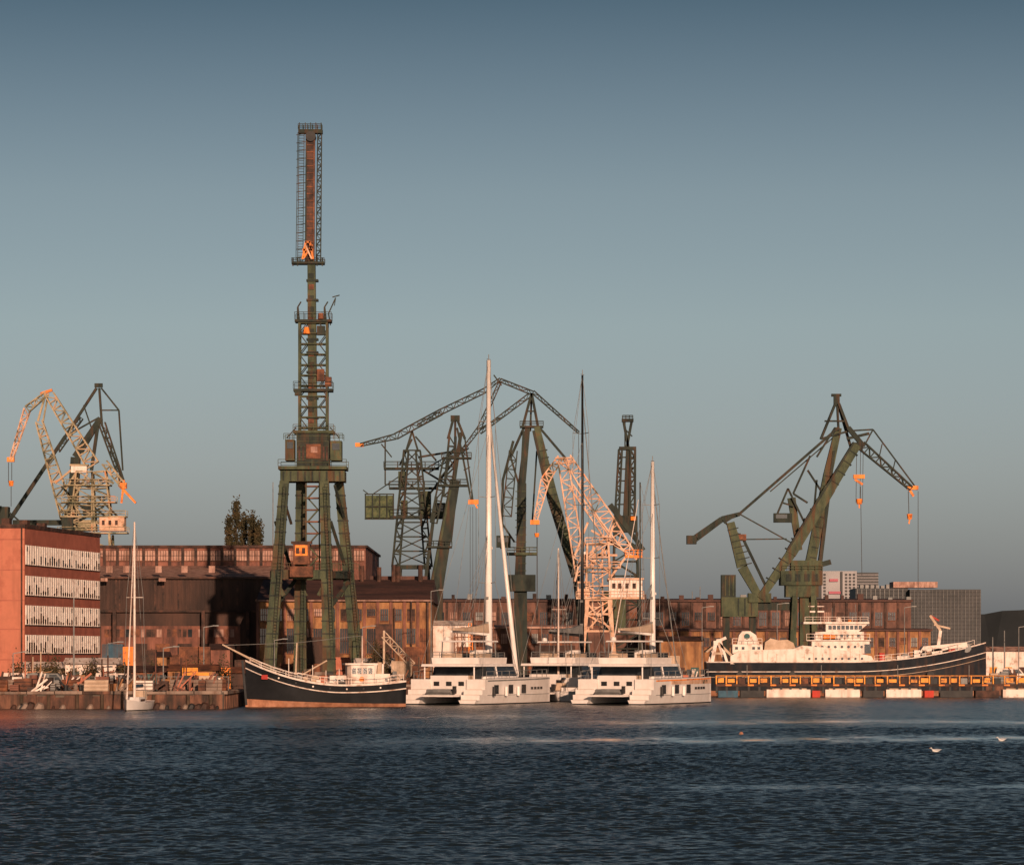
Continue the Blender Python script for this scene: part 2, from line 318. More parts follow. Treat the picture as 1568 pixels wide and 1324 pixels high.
for x in(449,456,486,494): B('platform_bracket',dgreen,(x,408),(x,396),2.2,dy=-8)
B('jib_box',drust,(474.5,402),(475.5,204),11,10,9.5); B('jib_box_edge',dgreen,(468,402),(469.5,204),2.2,11.5); B('jib_box_edge',rust,(480.5,402),(481.5,204),2,11.5)
for i in range(18): o.R('jib_rib',rust,470,392-i*10.6,480,393.5-i*10.6,-6.2,-5.3)
o.T('jib_lattice',dgreen,(487.5,400),(489.5,204),7,6,8,24,1.3)
o.ladder('jib_ladder',dgreen,(460,400),(462,204),8,46,dy=-4,t=1.0); 
B('jib_guard',dgreen,(453.5,400),(456.5,204),1,dy=-6)
for i in range(16): B('jib_guard_hoop',dgreen,(454,395-i*12.5),(468,393-i*12.5),1,dy=-5)
o.R('head_sheave_frame',dgreen,457,199,494,205,-8,8); o.rail('head_railing',dgreen,457,493,199,8,-8,8,5,.9)
for x in(459,468,476,484,492): B('head_post',dgreen,(x,205),(x,189),1.2,dy=-8)
o.cyl('head_sheave',dark,o.p(476,210,-10),o.p(476,210,10),.7,n=12)
for a,b_ in(((464,398),(469,371)),((480,398),(475,371)),((464,384),(480,384)),((466,396),(479,376)),((468,372),(476,372))): B('hook_frame',orange,a,b_,3,3,dy=-12)
B('hook_frame',pale,(478,398),(468,376),2.2,dy=-13)
o.finish()
# ---------------------------------------------------------------- right crane
o=O('luffing_harbour_crane',580.0); B=o.B; g=gpy(580)
o.R('apex_platform',dgreen,1273,603,1288,607,-4,4); B('apex_post',dgreen,(1281,607),(1281,622),9,8)
B('tower_leg',dgreen,(1279,618),(1257,672),3.5,4,dy=-6);B('tower_leg',dgreen,(1279,618),(1257,672),3.5,4,dy=6)
B('tower_leg',dgreen,(1284,618),(1300,660),4,5,dy=-6);B('tower_leg',dgreen,(1284,618),(1305,690),4,5,dy=6)
B('tower_leg',dgreen,(1282,620),(1284,660),3,10)
B('rear_column',green,(1284,655),(1268,725),10,14,13,dy=4);B('rear_column',green,(1268,725),(1240,868),13,16,16,dy=4)
B('rear_column_plate',dgreen,(1277,690),(1255,868),4,18,6,dy=4)
for i in range(9): 
    f=i/9;o.B('column_band',dgreen,(1263-29*f*.9,728+140*f),(1273-29*f*.9,730+140*f),1.6,18,dy=4)
B('cross_tie',dgreen,(1257,672),(1300,660),3,dy=-6);B('cross_tie',dgreen,(1262,645),(1294,645),2.5,dy=-6)
B('cross_tie',dgreen,(1250,700),(1278,655),3,dy=-8)
B('main_jib',green,(1312,682),(1270,748),11,16,16,dy=-10);B('main_jib',green,(1270,748),(1210,848),17,18,16,dy=-10);B('main_jib',green,(1210,848),(1163,916),15,16,11,dy=-10)
B('main_jib_flange',dgreen,(1306,678),(1205,842),3,20,dy=-10)
for i in range(14):
    f=i/14;x=1305-135*f;y=693+210*f;o.B('jib_band',dgreen,(x-7,y-4),(x+7,y+5),1.5,17.6,dy=-10)
B('jib_head_arm',dgreen,(1298,655),(1322,684),7,10,dy=-8); B('jib_head_arm',dgreen,(1296,672),(1330,664),4,8,dy=-8)
o.R('jib_head_sheave',dgreen,1304,678,1320,690,-14,-4)
o.T('fly_jib',dgreen,(1318,682),(1394,748),13,6,10,9,2.2,dy=-8)
B('fly_jib_stay',dgreen,(1298,660),(1336,658),2.4,dy=-8);B('fly_jib_stay',dgreen,(1336,658),(1404,750),2.2,dy=-8);B('fly_jib_stay',dgreen,(1336,658),(1322,684),2.2,dy=-8)
B('fly_jib_stay',dgreen,(1350,680),(1345,702),1.6,dy=-8);B('fly_jib_stay',dgreen,(1370,705),(1366,722),1.6,dy=-8)
o.R('fly_jib_tip',orange,1388,744,1405,750,-13,-3); B('tip_bracket',orange,(1392,750),(1398,760),3.5,dy=-8)
B('hoist_rope',dark,(1390,752),(1391,790),1,dy=-8); B('hoist_rope',dark,(1405,752),(1405,905),.8,dy=-8)
o.cyl('hook_block',orange,o.p(1392,787,-8),o.p(1392,795,-8),.45,.35); B('hook',orange,(1392,795),(1391,802),2,dy=-8)
o.R('inner_hook_trolley',orange,1306,727,1323,733,-13,-4); B('inner_hook_trolley',orange,(1308,734),(1320,742),3.5,dy=-9)
for x in(1311,1317,1321): B('hoist_rope',dark,(x,690),(x-1,770),.8,dy=-8)
o.cyl('hook_block',orange,o.p(1315,764,-8),o.p(1315,772,-8),.5,.4); B('hook',orange,(1315,772),(1315,778),2,dy=-8)
B('hoist_rope',dark,(1317,745),(1319,880),.8,dy=-8)
B('luffing_strut',dgreen,(1283,655),(1128,790),4,6,dy=-14);B('luffing_strut_twin',dgreen,(1278,668),(1180,752),1.8,4,dy=8)
B('counterweight_arm',dgreen,(1132,787),(1105,795),6,10,9,dy=-6);B('counterweight_arm',dgreen,(1105,795),(1062,826),9,10,11,dy=-6)
B('counterweight_arm',dgreen,(1108,800),(1128,787),4,8,dy=-6)
o.R('counterweight',dgreen,1051,820,1066,833,-16,4); B('counterweight_cheek',dgreen,(1066,822),(1082,812),8,16,dy=-6)
B('pendant',dgreen,(1130,786),(1213,832),2,dy=-8);B('pendant',dgreen,(1128,826),(1204,825),1.8,dy=-8);B('pendant',dgreen,(1110,800),(1138,825),3,dy=-8)
o.R('arm_hinge',rust,1128,818,1142,828,-12,-2)
B('front_leg',green,(1118,800),(1136,868),12,14,16,dy=-6);B('front_leg',green,(1136,868),(1164,918),15,14,11,dy=-6)
for i in range(7): B('leg_band',dgreen,(1114+i*3,812+i*9),(1130+i*3.4,808+i*9),1.4,15.4,dy=-6)
B('front_leg_strut',dgreen,(1138,826),(1176,905),4,5,dy=-6)
o.R('leg_foot',green,1145,908,1180,922,-16,8)
o.R('left_ballast_box',dgreen,1104,880,1126,936,-12,10);o.R('left_base',green,1104,914,1160,944,-12.2,10.2)
for x in(1110,1116,1122): o.R('ballast_rib',green,x-1,882,x+1,912,-13,-12.3)
for x in(1130,1140,1150): o.R('base_rib',dgreen,x-1,916,x+1,942,-13,-12.3)
o.R('gantry_beam',dgreen,1160,922,1215,934,-8,8)
for x in(1112,1152): B('gantry_post',dgreen,(x,944),(x,g),10,10)
o.R('operator_cab',dgreen,1184,786,1212,800,-16,-2);o.R('operator_cab_window',glass,1187,788,1204,794,-17,-16.1)
B('cab_frame',dgreen,(1206,748),(1190,786),3,dy=-8);B('cab_frame',dgreen,(1206,748),(1232,802),3,dy=-8);B('cab_frame',dgreen,(1240,698),(1214,756),3,dy=-8)
B('cab_frame',dgreen,(1214,756),(1236,770),3,dy=-8);B('cab_frame',dgreen,(1236,720),(1262,760),3,dy=-8);B('cab_frame',green,(1212,762),(1224,842),12,10,9,dy=2)
B('cab_frame',dgreen,(1198,770),(1215,775),2.5,dy=-8);B('cab_frame',dgreen,(1250,735),(1245,790),3,dy=-8)
o.R('slewing_base',green,1194,874,1258,896,-22,22);o.R('slewing_base_lower',green,1202,896.1,1252,914,-18,18)
o.R('column_foot',green,1210,858,1258,873.9,-14,14)
B('cab_dish',dgreen,(1250,866),(1272,860),8,10);o.rail('base_railing',green,1196,1258,874,8,-20,20,6,.7)
for x in(1206,1220,1234,1247): o.R('base_hatch',dgreen,x-4,879,x+4,890,-22.8,-22.1)
for x in(1206,1248):
    for dy in(-18,18): B('portal_leg',green,(x+ (10 if x<1220 else -4),912),(x+(4 if x<1220 else 0),g),8,8,10,dy=dy)
B('pedestal',green,(1233,912),(1233,g),18,22)
o.finish()
# ---------------------------------------------------------------- crane C
o=O('lattice_harbour_crane',610.0); B=o.B; g=gpy(610)
o.R('jib_tip',orange,544,678,557,684,-3,3)
o.T('long_jib',dgreen,(552,681),(606,668),4,8,8,6,1.6);o.T('long_jib',dgreen,(606,668),(676,630),9,8,8,8,1.7);o.T('long_jib',dgreen,(676,630),(742,598),8,7,8,8,1.5);o.T('long_jib',dgreen,(742,598),(766,580),7,3,6,3,1.4)
o.T('jib_backstay_truss',dgreen,(676,632),(640,652),6,5,6,4,1.5)
B('jib_strut',dgreen,(590,676),(590,742),2.2,dy=-6);B('jib_strut',dgreen,(584,680),(600,700),2,dy=-6);B('jib_strut',dgreen,(590,742),(632,742),2,dy=-6)
o.T('tower_lattice',dgreen,(606,868),(622,690),11,7,30,9,2.3,dy=0);o.T('tower_lattice',dgreen,(656,868),(640,690),11,7,30,9,2.3,dy=0)
for i in range(8):
    y=690+i*22;w0=10+i*2.1
    B('tower_brace',dgreen,(631-w0,y),(631+w0+2,y+22),1.8,dy=-14);B('tower_brace',dgreen,(631+w0,y),(631-w0-2,y+22),1.8,dy=-14);B('tower_tie',dgreen,(631-w0-2,y),(631+w0+2,y),2.2,dy=-14)
B('tower_apex',dgreen,(622,690),(631,660),3,6);B('tower_apex',dgreen,(640,690),(631,660),3,6)
B('tower_apex',dgreen,(636,668),(668,705),2.6);B('tower_apex',dgreen,(612,712),(631,672),2.6)
o.plat('upper_deck',dgreen,588,672,716,3,-14,14,9);o.plat('middle_deck',dgreen,596,668,746,3,-14,14,9);o.plat('lower_deck',dgreen,598,684,790,4,-18,18,10)
for p_ in((610,722,622,745),(642,752,660,789),(614,766,624,789)): o.R('machinery_box',green,p_[0],p_[1],p_[2],p_[3],-10,10)
o.R('cabin',green,664,770,682,789.8,-12,8);o.R('cabin_window',glass,666,773,679,783,-13,-12.1)
B('ballast_arm',dgreen,(603,792),(620,792),5,10)
o.R('counterweight_box',meshg,560,759,603,793,-14,14)
for x in(560,571,582,593,603): B('counterweight_frame',dgreen,(x,756),(x,795),1.8,dy=-15)
for y in(757,776,795): B('counterweight_frame',dgreen,(559,y),(604,y),1.8,dy=-15.8)
B('ballast_tie',dgreen,(570,757),(625,720),1.6);B('ballast_tie',dgreen,(565,757),(556,750),1.6)
B('luffing_link',dgreen,(640,700),(712,688),3,5);B('luffing_link',dgreen,(655,760),(700,700),3,5);B('luffing_link',dgreen,(640,715),(690,745),3,5)
o.T('luffing_truss',dgreen,(655,720),(716,684),8,6,6,6,1.5)
for x in(612,654):
    for dy in(-14,14): B('portal_leg',dgreen,(x,865),(x+(-8 if x<630 else 8),g),7,7,9,dy=dy)
B('portal_beam',dgreen,(604,868),(660,868),6,30)
o.finish()
o=O('slender_harbour_crane',600.0); B=o.B; g=gpy(600)
o.R('apex',dgreen,690,636,704,645,-4,4);B('apex_leg',dgreen,(694,642),(686,672),4,dy=-4);B('apex_leg',dgreen,(700,642),(712,672),4,dy=-4);B('apex_leg',dgreen,(697,642),(697,690),3.5)
o.T('upper_tower',dgreen,(693,668),(687,760),10,16,14,6,3.0);B('upper_mast',dgreen,(706,662),(694,740),5,10,7)
o.T('upper_tower',dgreen,(684,700),(664,800),9,10,12,6,2.4)
B('column',dgreen,(697,735),(668,900),15,18,21);B('column',dgreen,(668,900),(664,g),21,22,24);B('column_edge',green,(690,750),(660,900),3,19.4,4,dy=-1)
B('strut',dgreen,(668,760),(650,900),5,8);B('strut',dgreen,(700,740),(690,830),4,8)
B('jib',dgreen,(700,655),(722,768),3,dy=-4);B('jib',dgreen,(712,672),(724,765),2.4,dy=-4);B('jib_brace',dgreen,(706,690),(717,700),1.6,dy=-4);B('jib_brace',dgreen,(710,720),(720,715),1.6,dy=-4)
o.R('hook_block',orange,717,765,733,772,-6,-2);B('hook',orange,(728,772),(731,778),2.2,dy=-4)
for x in(720,724,729): B('rope',dark,(x,776),(x,930),.7,dy=-4)
o.plat('deck',dgreen,672,716,742,3,-14,14,8);o.plat('deck',dgreen,654,692,836,3,-16,16,8);o.plat('deck',dgreen,676,722,700,3,-10,10,7)
o.T('stay',dgreen,(766,584),(734,655),4,6,5,8,1.5);o.T('stay',dgreen,(734,655),(706,692),6,4,5,5,1.5);B('stay_tie',dgreen,(730,658),(766,640),2)
o.finish()
o=O('heavy_harbour_crane',590.0); B=o.B; g=gpy(590)
o.T('fore_jib',dgreen,(766,582),(816,602),5,6,6,6,1.6);o.T('fore_jib',dgreen,(816,600),(886,662),5,3,6,8,1.6);B('jib_tip',dgreen,(756,574),(768,590),2)
o.T('rear_jib',dgreen,(812,604),(735,662),6,5,6,9,1.6)
B('apex_leg',dgreen,(814,602),(800,655),4,dy=-6);B('apex_leg',dgreen,(814,602),(824,655),4,dy=-6);B('apex_leg',dgreen,(814,602),(812,660),3,dy=6)
B('apex_tie',dgreen,(806,630),(819,630),2,dy=-6);o.plat('apex_deck',dgreen,796,832,652,3,-10,10,7)
B('mast',dgreen,(808,654),(799,740),8,14,12);B('mast',dgreen,(799,740),(797,905),14,18,15);B('mast',dgreen,(797,905),(797,g),20,20)
for i in range(14): o.R('mast_band',green,789,752+i*11,806,753.2+i*11,-9.8,-9)
B('mast_plate',dgreen,(802,660),(789,900),4,20)
B('left_frame',dgreen,(802,655),(782,700),4,6);B('left_frame',dgreen,(786,675),(770,735),4,6);B('left_frame',dgreen,(770,735),(768,840),4,6);B('left_frame',dgreen,(782,700),(800,760),3,6)
o.T('left_frame_truss',dgreen,(786,690),(776,790),12,14,10,7,1.9);B('left_frame',dgreen,(768,800),(788,830),3)
o.R('cab',dgreen,760,820,782,838,-10,6);o.R('cab_window',glass,762,823,778,830,-11,-10.1)
B('boom',green,(822,654),(846,760),9,14,16,dy=-8);B('boom',green,(846,760),(884,884),16,14,11,dy=-8);B('boom_flange',dgreen,(817,660),(840,765),4,17,dy=-8);B('boom_flange',dgreen,(840,765),(877,884),4,17,dy=-8)
for i in range(16): 
    f=i/16;x=830+50*f+4*math.sin(3.1*f)*-1;y=690+180*f;B('boom_band',dgreen,(x-6,y+2),(x+8,y-1),1.3,15.4,dy=-8)
B('jib_link',dgreen,(826,655),(866,702),3.6,dy=-8);B('jib_link',dgreen,(822,690),(815,800),2.6,dy=6)
o.R('base',dgreen,776,880,820,905,-20,20);o.plat('deck',green,776,822,846,4,-16,16,8);B('base_strut',dgreen,(884,884),(900,g),14,14,dy=-8)
B('rope',dark,(822,820),(822,940),.8,dy=-8);B('rope',dark,(886,662),(886,900),.8)
o.R('base_box',green,925,905,958,965,-10,14)
o.finish()
o=O('salmon_lattice_crane',570.0); B=o.B; g=gpy(570)
o.T('jib',pale,(858,700),(835,735),8,13,8,5,2.0);o.T('jib',pale,(835,735),(819,800),13,5,8,7,1.9);o.R('jib_tip',orange,812,796,826,803,-5,5)
B('rope',dark,(822,802),(822,820),1);o.cyl('hook_block',orange,o.p(822,816),o.p(822,822),.4,.3);B('rope',dark,(823,822),(823,935),.7)
o.T('head',pale,(850,706),(878,704),9,6,10,3,2.2)
o.T('fore_leg',pale,(862,706),(890,880),15,17,12,12,2.2);o.T('back_jib',pale,(868,700),(925,788),12,20,12,9,2.1);o.T('back_jib',pale,(925,788),(966,848),20,12,12,6,2.3)
o.T('strut',pale,(872,740),(935,830),7,8,8,9,1.9);B('dark_arm',dgreen,(934,772),(986,842),8,10,6,dy=6);B('dark_arm',dgreen,(985,842),(960,830),5,8,dy=6)
o.T('tower',pale,(917,962),(915,832),42,32,34,6,2.9)
o.T('tower_core',pale,(915,962),(915,832),16,14,16,8,2.1)
for a in(((895,830),(880,890)),((890,880),(936,830)),((935,830),(975,856)),((960,850),(930,890)),((888,850),(945,850)),((900,800),(880,850)),((940,800),(925,850)),((905,812),(950,838)),((884,866),(930,820))): B('bracing',pale,a[0],a[1],3.2,4,dy=-8)
o.R('machinery_house',whited,932,888,983,914,-20,14);o.R('machinery_house_roof',pale,930,885,985,887.8,-22,16)
for x in(937,946,957,968): o.R('house_window',drust,x,893,x+5,901,-21,-20.1)
for i in range(10): o.R('house_seam',pale,935+i*4.8,889,935.6+i*4.8,913,-20.6,-20.05)
o.R('left_cabin',pale,884,890,903,913,-16,6);o.R('left_cabin_window',glass,886,893,900,901,-17,-16.1)
o.plat('deck',pale,882,986,914.2,3,-22,18,9);o.plat('deck',pale,890,950,868,2.5,-18,16,8);o.plat('counter_deck',orange,957,983,850,4,-12,12,8)
o.plat('deck',pale,896,940,832,2.5,-14,14,9)
for x0,x1 in((900,888),(932,944)):
    for dy in(-16,16): B('portal_leg',pale,(x0,916),(x1,g),5,6,7,dy=dy)
for y in (940,966): B('portal_tie',pale,(896,y),(938,y),3,dy=-17)
B('portal_brace',pale,(898,966),(935,925),2.6,dy=-17);B('portal_brace',pale,(936,966),(900,925),2.6,dy=-17)
o.finish()
o=O('narrow_dock_crane',640.0); B=o.B; g=gpy(640)
o.R('head',dgreen,952,641,970,646,-5,5);o.rail('head_railing',dgreen,953,969,641,5,-5,5,3,.9)
B('apex',dgreen,(955,646),(962,684),4,6);B('apex',dgreen,(967,646),(960,684),4,6);B('apex',dgreen,(955,655),(968,668),2);B('apex',dgreen,(957,646),(957,684),2)
o.R('deck',dgreen,948,684,974,689,-8,8)
o.T('tower',dgreen,(950,688),(944,800),5,6,12,8,2.8);o.T('tower',dgreen,(969,688),(968,800),7,8,12,8,3.2);B('tower_web',dgreen,(962,688),(958,800),7,8,9)
for i in range(6): B('tower_tie',dgreen,(948,700+i*18),(970,700+i*18),2)
o.R('house',dgreen,938,790,976,815,-10,10);o.cyl('hook_block',orange,o.p(969,797,-11),o.p(969,791,-11),.5)
o.T('lower_tower',dgreen,(958,815),(958,g),34,44,34,10,3.2)
o.finish()
# ---------------------------------------------------------------- left cranes
o=O('rusty_lattice_crane',620.0); B=o.B; g=gpy(620)
o.T('jib',pale2,(72,602),(42,626),6,10,8,4,1.8);o.T('jib',pale,(42,626),(17,704),10,4,8,8,1.6);o.R('jib_tip',orange,11,700,22,707,-4,4)
for x in(13,18): B('rope',dark,(x,708),(x,738),.9)
o.cyl('hook_block',orange,o.p(17,736),o.p(17,744),.45,.35);B('rope',dark,(17,744),(17,775),.9);B('head',orange,(62,603),(80,597),4,6)
o.T('luffing_boom',pale2,(76,604),(142,712),13,20,12,11,1.9);o.T('main_boom',pale2,(60,645),(104,792),10,22,12,13,1.9);B('main_boom_top',pale2,(70,602),(58,645),3);B('main_boom_top',pale2,(74,602),(66,645),2.4)
o.T('tower',pale2,(125,812),(130,722),34,24,24,7,2.2);o.T('tower',pale2,(160,812),(152,722),26,20,24,7,2.2)
for a in(((100,790),(135,725)),((95,745),(150,800)),((110,735),(170,760)),((140,722),(175,740)),((90,770),(120,812)),((150,760),(190,800)),((100,812),(160,775)),((120,720),(95,760)),((105,755),(125,790)),((135,770),(175,800)),((85,740),(110,720))): B('bracing',pale2 if random.random()<.7 else dgreen,a[0],a[1],3,4,dy=-8)
o.R('white_cab',whited,110,714,134,724,-12,4);o.R('cab_roof',pale2,108,711,136,713.8,-13,5)
o.R('left_cab',dgreen,96,792,114,812,-14,6);o.R('machinery_house',pale,154,792,192,813,-16,12);o.R('mid_house',dgreen,128,772,146,789,-12,8);o.R('mid_house',pale2,120,796,148,813,-10,10)
for x in(158,168,178): o.R('house_window',drust,x,797,x+4,804,-17,-16.1)
o.T('counterweight_arm',pale2,(160,708),(190,745),9,8,10,5,2);B('counterweight_arm',orange,(182,742),(208,770),4,6,3);B('counterweight_arm',orange,(190,735),(186,770),3)
o.R('counterweight',orange,184,739,194,748,-6,6)
for y,x0,x1 in((742,100,170),(768,96,178),(790,94,194),(815,90,196)): o.plat('deck',pale2,x0,x1,y,2.2,-16,16,8)
o.T('portal_tower',pale2,(140,818),(140,g),60,80,50,10,3.5)
o.finish()
o=O('dark_portal_crane',660.0); B=o.B; g=gpy(660)
B('apex',dgreen,(145,590),(157,590),6,8);B('leg',dgreen,(148,594),(100,668),4,5);B('leg',dgreen,(100,668),(12,800),5,6,6)
B('leg',dgreen,(152,594),(156,650),3.5);B('stay',dgreen,(155,594),(182,628),2.5);B('stay',dgreen,(182,628),(188,720),2.5);B('stay',dgreen,(156,628),(182,628),2)
B('column',dgreen,(154,640),(116,700),8,8,12);B('fly',dgreen,(156,650),(190,742),3);o.T('fly_jib',dgreen,(156,648),(188,740),10,6,8,8,2)
B('column',dgreen,(150,650),(140,720),5);B('column',dgreen,(116,700),(96,g),14,14,22);B('tie',dgreen,(100,668),(150,640),2.5);B('tie',dgreen,(128,620),(140,655),2)
o.T('tie_truss',dgreen,(88,690),(125,640),7,5,6,7,1.6)
B('ballast_arm',dgreen,(18,806),(0,775),4);B('ballast_arm',dgreen,(4,776),(40,806),2.5);o.R('ballast',dgreen,-6,776,14,806,-12,12)
B('ballast_arm',dgreen,(20,800),(116,800),8,12)
o.finish()
# ---------------------------------------------------------------- office building
o=O('brick_office_building')
P0=Vector((wx(38,440),440,0));P1=Vector((wx(153,475),475,0));ud=(P1-P0).normalized();nd=Vector((ud.y,-ud.x,0));LN=(P1-P0).length
def ub(part,mat,u0,u1,n0,n1,z0,z1,U=ud,N=nd,OR=P0):
    c=[OR+U*u0+N*n1,OR+U*u1+N*n1,OR+U*u1+N*n0,OR+U*u0+N*n0]
    o.add(part,mat,[(v.x,v.y,z) for z in(z0,z1) for v in c],BOXF)
HB=20.8
ub('walls',rbrick,0,LN,-24,0,GZ,HB); 
d2=-nd
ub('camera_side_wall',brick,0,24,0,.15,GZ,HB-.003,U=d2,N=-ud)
ub('parapet',drust,-.3,LN+.2,-24.3,.12,HB,HB+.45)
bands=[(16.5,18.8),(12.9,15.2),(9.4,11.7),(6.0,8.2)]
for z0,z1 in bands+[(2.6,4.6)]:
    ub('window_band',cream,.2,LN-.2,0,.06,z0,z1)
    nb=34
    for i in range(nb):
        a=.35+(LN-.7)*i/nb;b_=.35+(LN-.7)*(i+1)/nb
        r=random.random()
        if r<.8: ub('window_pane',glass if random.random()<.5 else drust,a+.15,b_-.15,.06,.075,z0+.12,z0+.12+.25+random.random()**2*1.1)
        if random.random()<.2: ub('upper_pane',grey,a+.2,b_-.2,.06,.075,z1-.7,z1-.15)
        ub('mullion',cream,a-.03,a+.03,.06,.1,z0,z1)
    ub('sill',drust,0,LN,0,.1,z0-.12,z0)
ub('drainpipe',drust,.25,.4,.15,.3,GZ,HB,U=d2,N=-ud)
for z in(5.2,8.8,12.2,15.8,19.4): ub('floor_joint',rbrick,0,24,.15,.17,z,z+.12,U=d2,N=-ud)
for i in range(4): ub('end_window',glass,10,11,.15,.18,6.5+i*3.5,7.7+i*3.5,U=d2,N=-ud)
for i in range(4): ub('roof_vent',drust,3+i*8,4.2+i*8,-6,-5,HB+.45,HB+1.2+random.random())
o.finish()
# ---------------------------------------------------------------- sheds
def hall(name,Y,x0,x1,ytop,ybot,wallm,roofm,depth=40,nb=20,win=None,ridge=None,pil=None,glassm=glass):
    o=O(name,Y);k=o.k;a=wx(x0,Y);b_=wx(x1,Y);zt=wz(ytop,Y);zb=GZ
    o.box('walls',wallm,a,b_,Y,Y+depth,zb,zt)
    o.box('cornice',roofm,a-.3,b_+.3,Y-.5,Y+depth+.4,zt,zt+.35)
    if ridge:
        zr=wz(ridge,Y); o.add('roof',roofm,[(a-.2,Y-.4,zt+.36),(b_+.2,Y-.4,zt+.36),(b_+.2,Y+depth+.2,zt+.36),(a-.2,Y+depth+.2,zt+.36),(a-.2,Y+depth*.35,zr),(b_+.2,Y+depth*.35,zr)],[(0,1,5,4),(2,3,4,5),(1,2,5),(3,0,4)])
    for i in range(nb):
        c0=a+(b_-a)*i/nb;c1=a+(b_-a)*(i+1)/nb
        if pil: o.box('pilaster',pil,c0-.22,c0+.22,Y-.25,Y-.003,zb,zt-.02)
        for (w0,w1,fr) in (win or []):
            z1=wz(w0,Y);z0=wz(w1,Y)
            m_=.5*(1-fr)*(c1-c0)
            if random.random()<.08: continue
            gm=glassm if random.random()<.7 else random.choice([pinkw,drust,grey,rust])
            if random.random()<.2: z0+=(z1-z0)*.4
            o.box('window',gm,c0+m_,c1-m_,Y-.08,Y-.002,z0,z1)
            for q in (.25,.5,.75): 
                xx=c0+m_+(c1-c0-2*m_)*q; o.box('window_frame',rust if gm is glass else drust,xx-.04,xx+.04,Y-.13,Y-.085,z0,z1)
            o.box('window_frame',drust,c0+m_,c1-m_,Y-.13,Y-.085,(z0+z1)/2-.04,(z0+z1)/2+.04)
            o.box('window_sill',rust,c0+m_,c1-m_,Y-.2,Y-.085,z0-.15,z0)
    return o
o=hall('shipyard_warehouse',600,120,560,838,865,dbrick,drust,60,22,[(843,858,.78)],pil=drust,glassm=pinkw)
Y=575
o.add('aisle_roof',pinkw,[(wx(120,Y),Y,wz(883,Y)),(wx(425,Y),Y,wz(883,Y)),(wx(425,Y),600,wz(880,Y)+2.0),(wx(120,Y),600,wz(880,Y)+2.0)],[(0,1,2,3)])
o.box('aisle_wall',bwall,wx(120,Y),wx(425,Y),Y+.01,Y+24,GZ,wz(884,Y))
o.box('aisle_beam',drust,wx(120,Y),wx(425,Y),Y-.7,Y+.005,wz(937,Y),wz(934,Y));o.box('aisle_eave',drust,wx(120,Y),wx(425,Y),Y-.8,Y+.005,wz(886,Y),wz(883,Y))
for i in range(50):
    x=wx(122+i*6,Y);o.box('corrugation',bwall if random.random()<.8 else drust,x,x+.22+random.random()*.2,Y-.12-.02*random.random(),Y+.005,wz(933,Y),wz(887,Y))
o.box('lower_brick_wall',dbrick,wx(155,Y),wx(368,Y),Y-.06,Y+.003,GZ,wz(958,Y))
for i in range(26):
    x=wx(160+i*8,Y);m_=random.choice([pinkw,glass,rust,dbrick,pinkw,drust]);o.box('aisle_window',m_,x,x+.5+random.random()*.3,Y-.1,Y-.061,wz(975,Y),wz(963,Y))
for i in range(6):
    x=wx(170+i*34,Y);m_=random.choice([rust,drust,teal,bwall]);o.box('aisle_door',m_,x,x+2.2,Y-.13,Y-.062,GZ,wz(985,Y))
for x in(190,215,262,300,340): o.R('roof_vent',pinkw,x,872,x+9,882,-250,-240)
for x in(183,268): o.R('wall_lamp_box',pinkw,x,890,x+10,895,-262,-256)
for x in(200,330,395): o.R('stair_tower',drust,x,938,x+5,1020,-258,-250)
o.finish()
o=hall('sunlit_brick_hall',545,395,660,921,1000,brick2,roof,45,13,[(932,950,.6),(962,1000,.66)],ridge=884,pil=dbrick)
for x in(548,575,598,605,640): o.cyl('chimney',drust,o.p(x,896,150),o.p(x,868-random.random()*8,150),.35)
o.R('roof_monitor',roof,560,878,650,886,180,240); o.R('roof_edge_lip',pinkw,395,918.5,660,920,-7,-5.5)
o.R('gate',drust,575,955,600,1030,-3,-1.8);o.R('gate',bwall,470,975,500,1030,-3,-1.8)
B=o.B;B('pipe_and_shadow_strip',drust,(655,920),(655,1020),3,dy=-6);B('pipe_and_shadow_strip',drust,(630,920),(630,1020),2.4,dy=-6);B('pipe_and_shadow_strip',drust,(604,930),(604,1020),2,dy=-6);o.finish()  # pipe at the right edge; the other two are dark strips for wall shadows
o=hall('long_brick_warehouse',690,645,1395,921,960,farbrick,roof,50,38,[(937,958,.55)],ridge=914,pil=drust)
for i in range(30): 
    x=660+i*25+random.random()*8; o.R('roof_vent',random.choice([drust,grey,roof]),x,914-random.random()*7,x+4+random.random()*5,920,20,30)
o.finish()
o=hall('low_brick_hall',665,990,1425,966,1000,brick2,roof,22,26,[(976,990,.55)],ridge=961,pil=dbrick); o.finish()
o=hall('low_shed',640,655,905,962,1000,farbrick,pinkw,20,16,[(970,985,.6)],ridge=956,pil=rust);o.finish()
o=O('white_office_tower',1300.0)
o.R('tower_block',bgw,1258,874,1312,980,0,120);o.R('tower_wing',bgl,1312.1,876,1346,980,10,120);o.R('pink_sign',bgp,1269,905,1288,909,-3,-.5);o.R('pink_stripe',bgp,1270,886,1283,890,-3,-.5);o.R('dark_stripe',bgl,1287,875,1290,918,-3,-.5)
o.R('dark_annexe',bgl,1248,890,1257.5,980,0,100)
for i in range(9):
    for x in(1261,1294,1300,1306): o.R('window',bgl,x,878+i*5,x+3.4,881+i*5,-1.5,-.3)
    o.R('floor_line',bgw,1313,879+i*4.5,1346,880+i*4.5,8.6,9.8)
o.finish()
o=O('grey_office_block',1150.0)
o.R('main_block',bgl,1393,902,1502,985,0,120);o.R('left_block',bgl,1312,900,1392.8,985,20,120);o.R('roof_plant',pinkw,1370,890,1438,899,20,80)
for i in range(20):o.R('mullion',grey,1394+i*5.6,903,1394.4+i*5.6,985,-1.5,-.2)
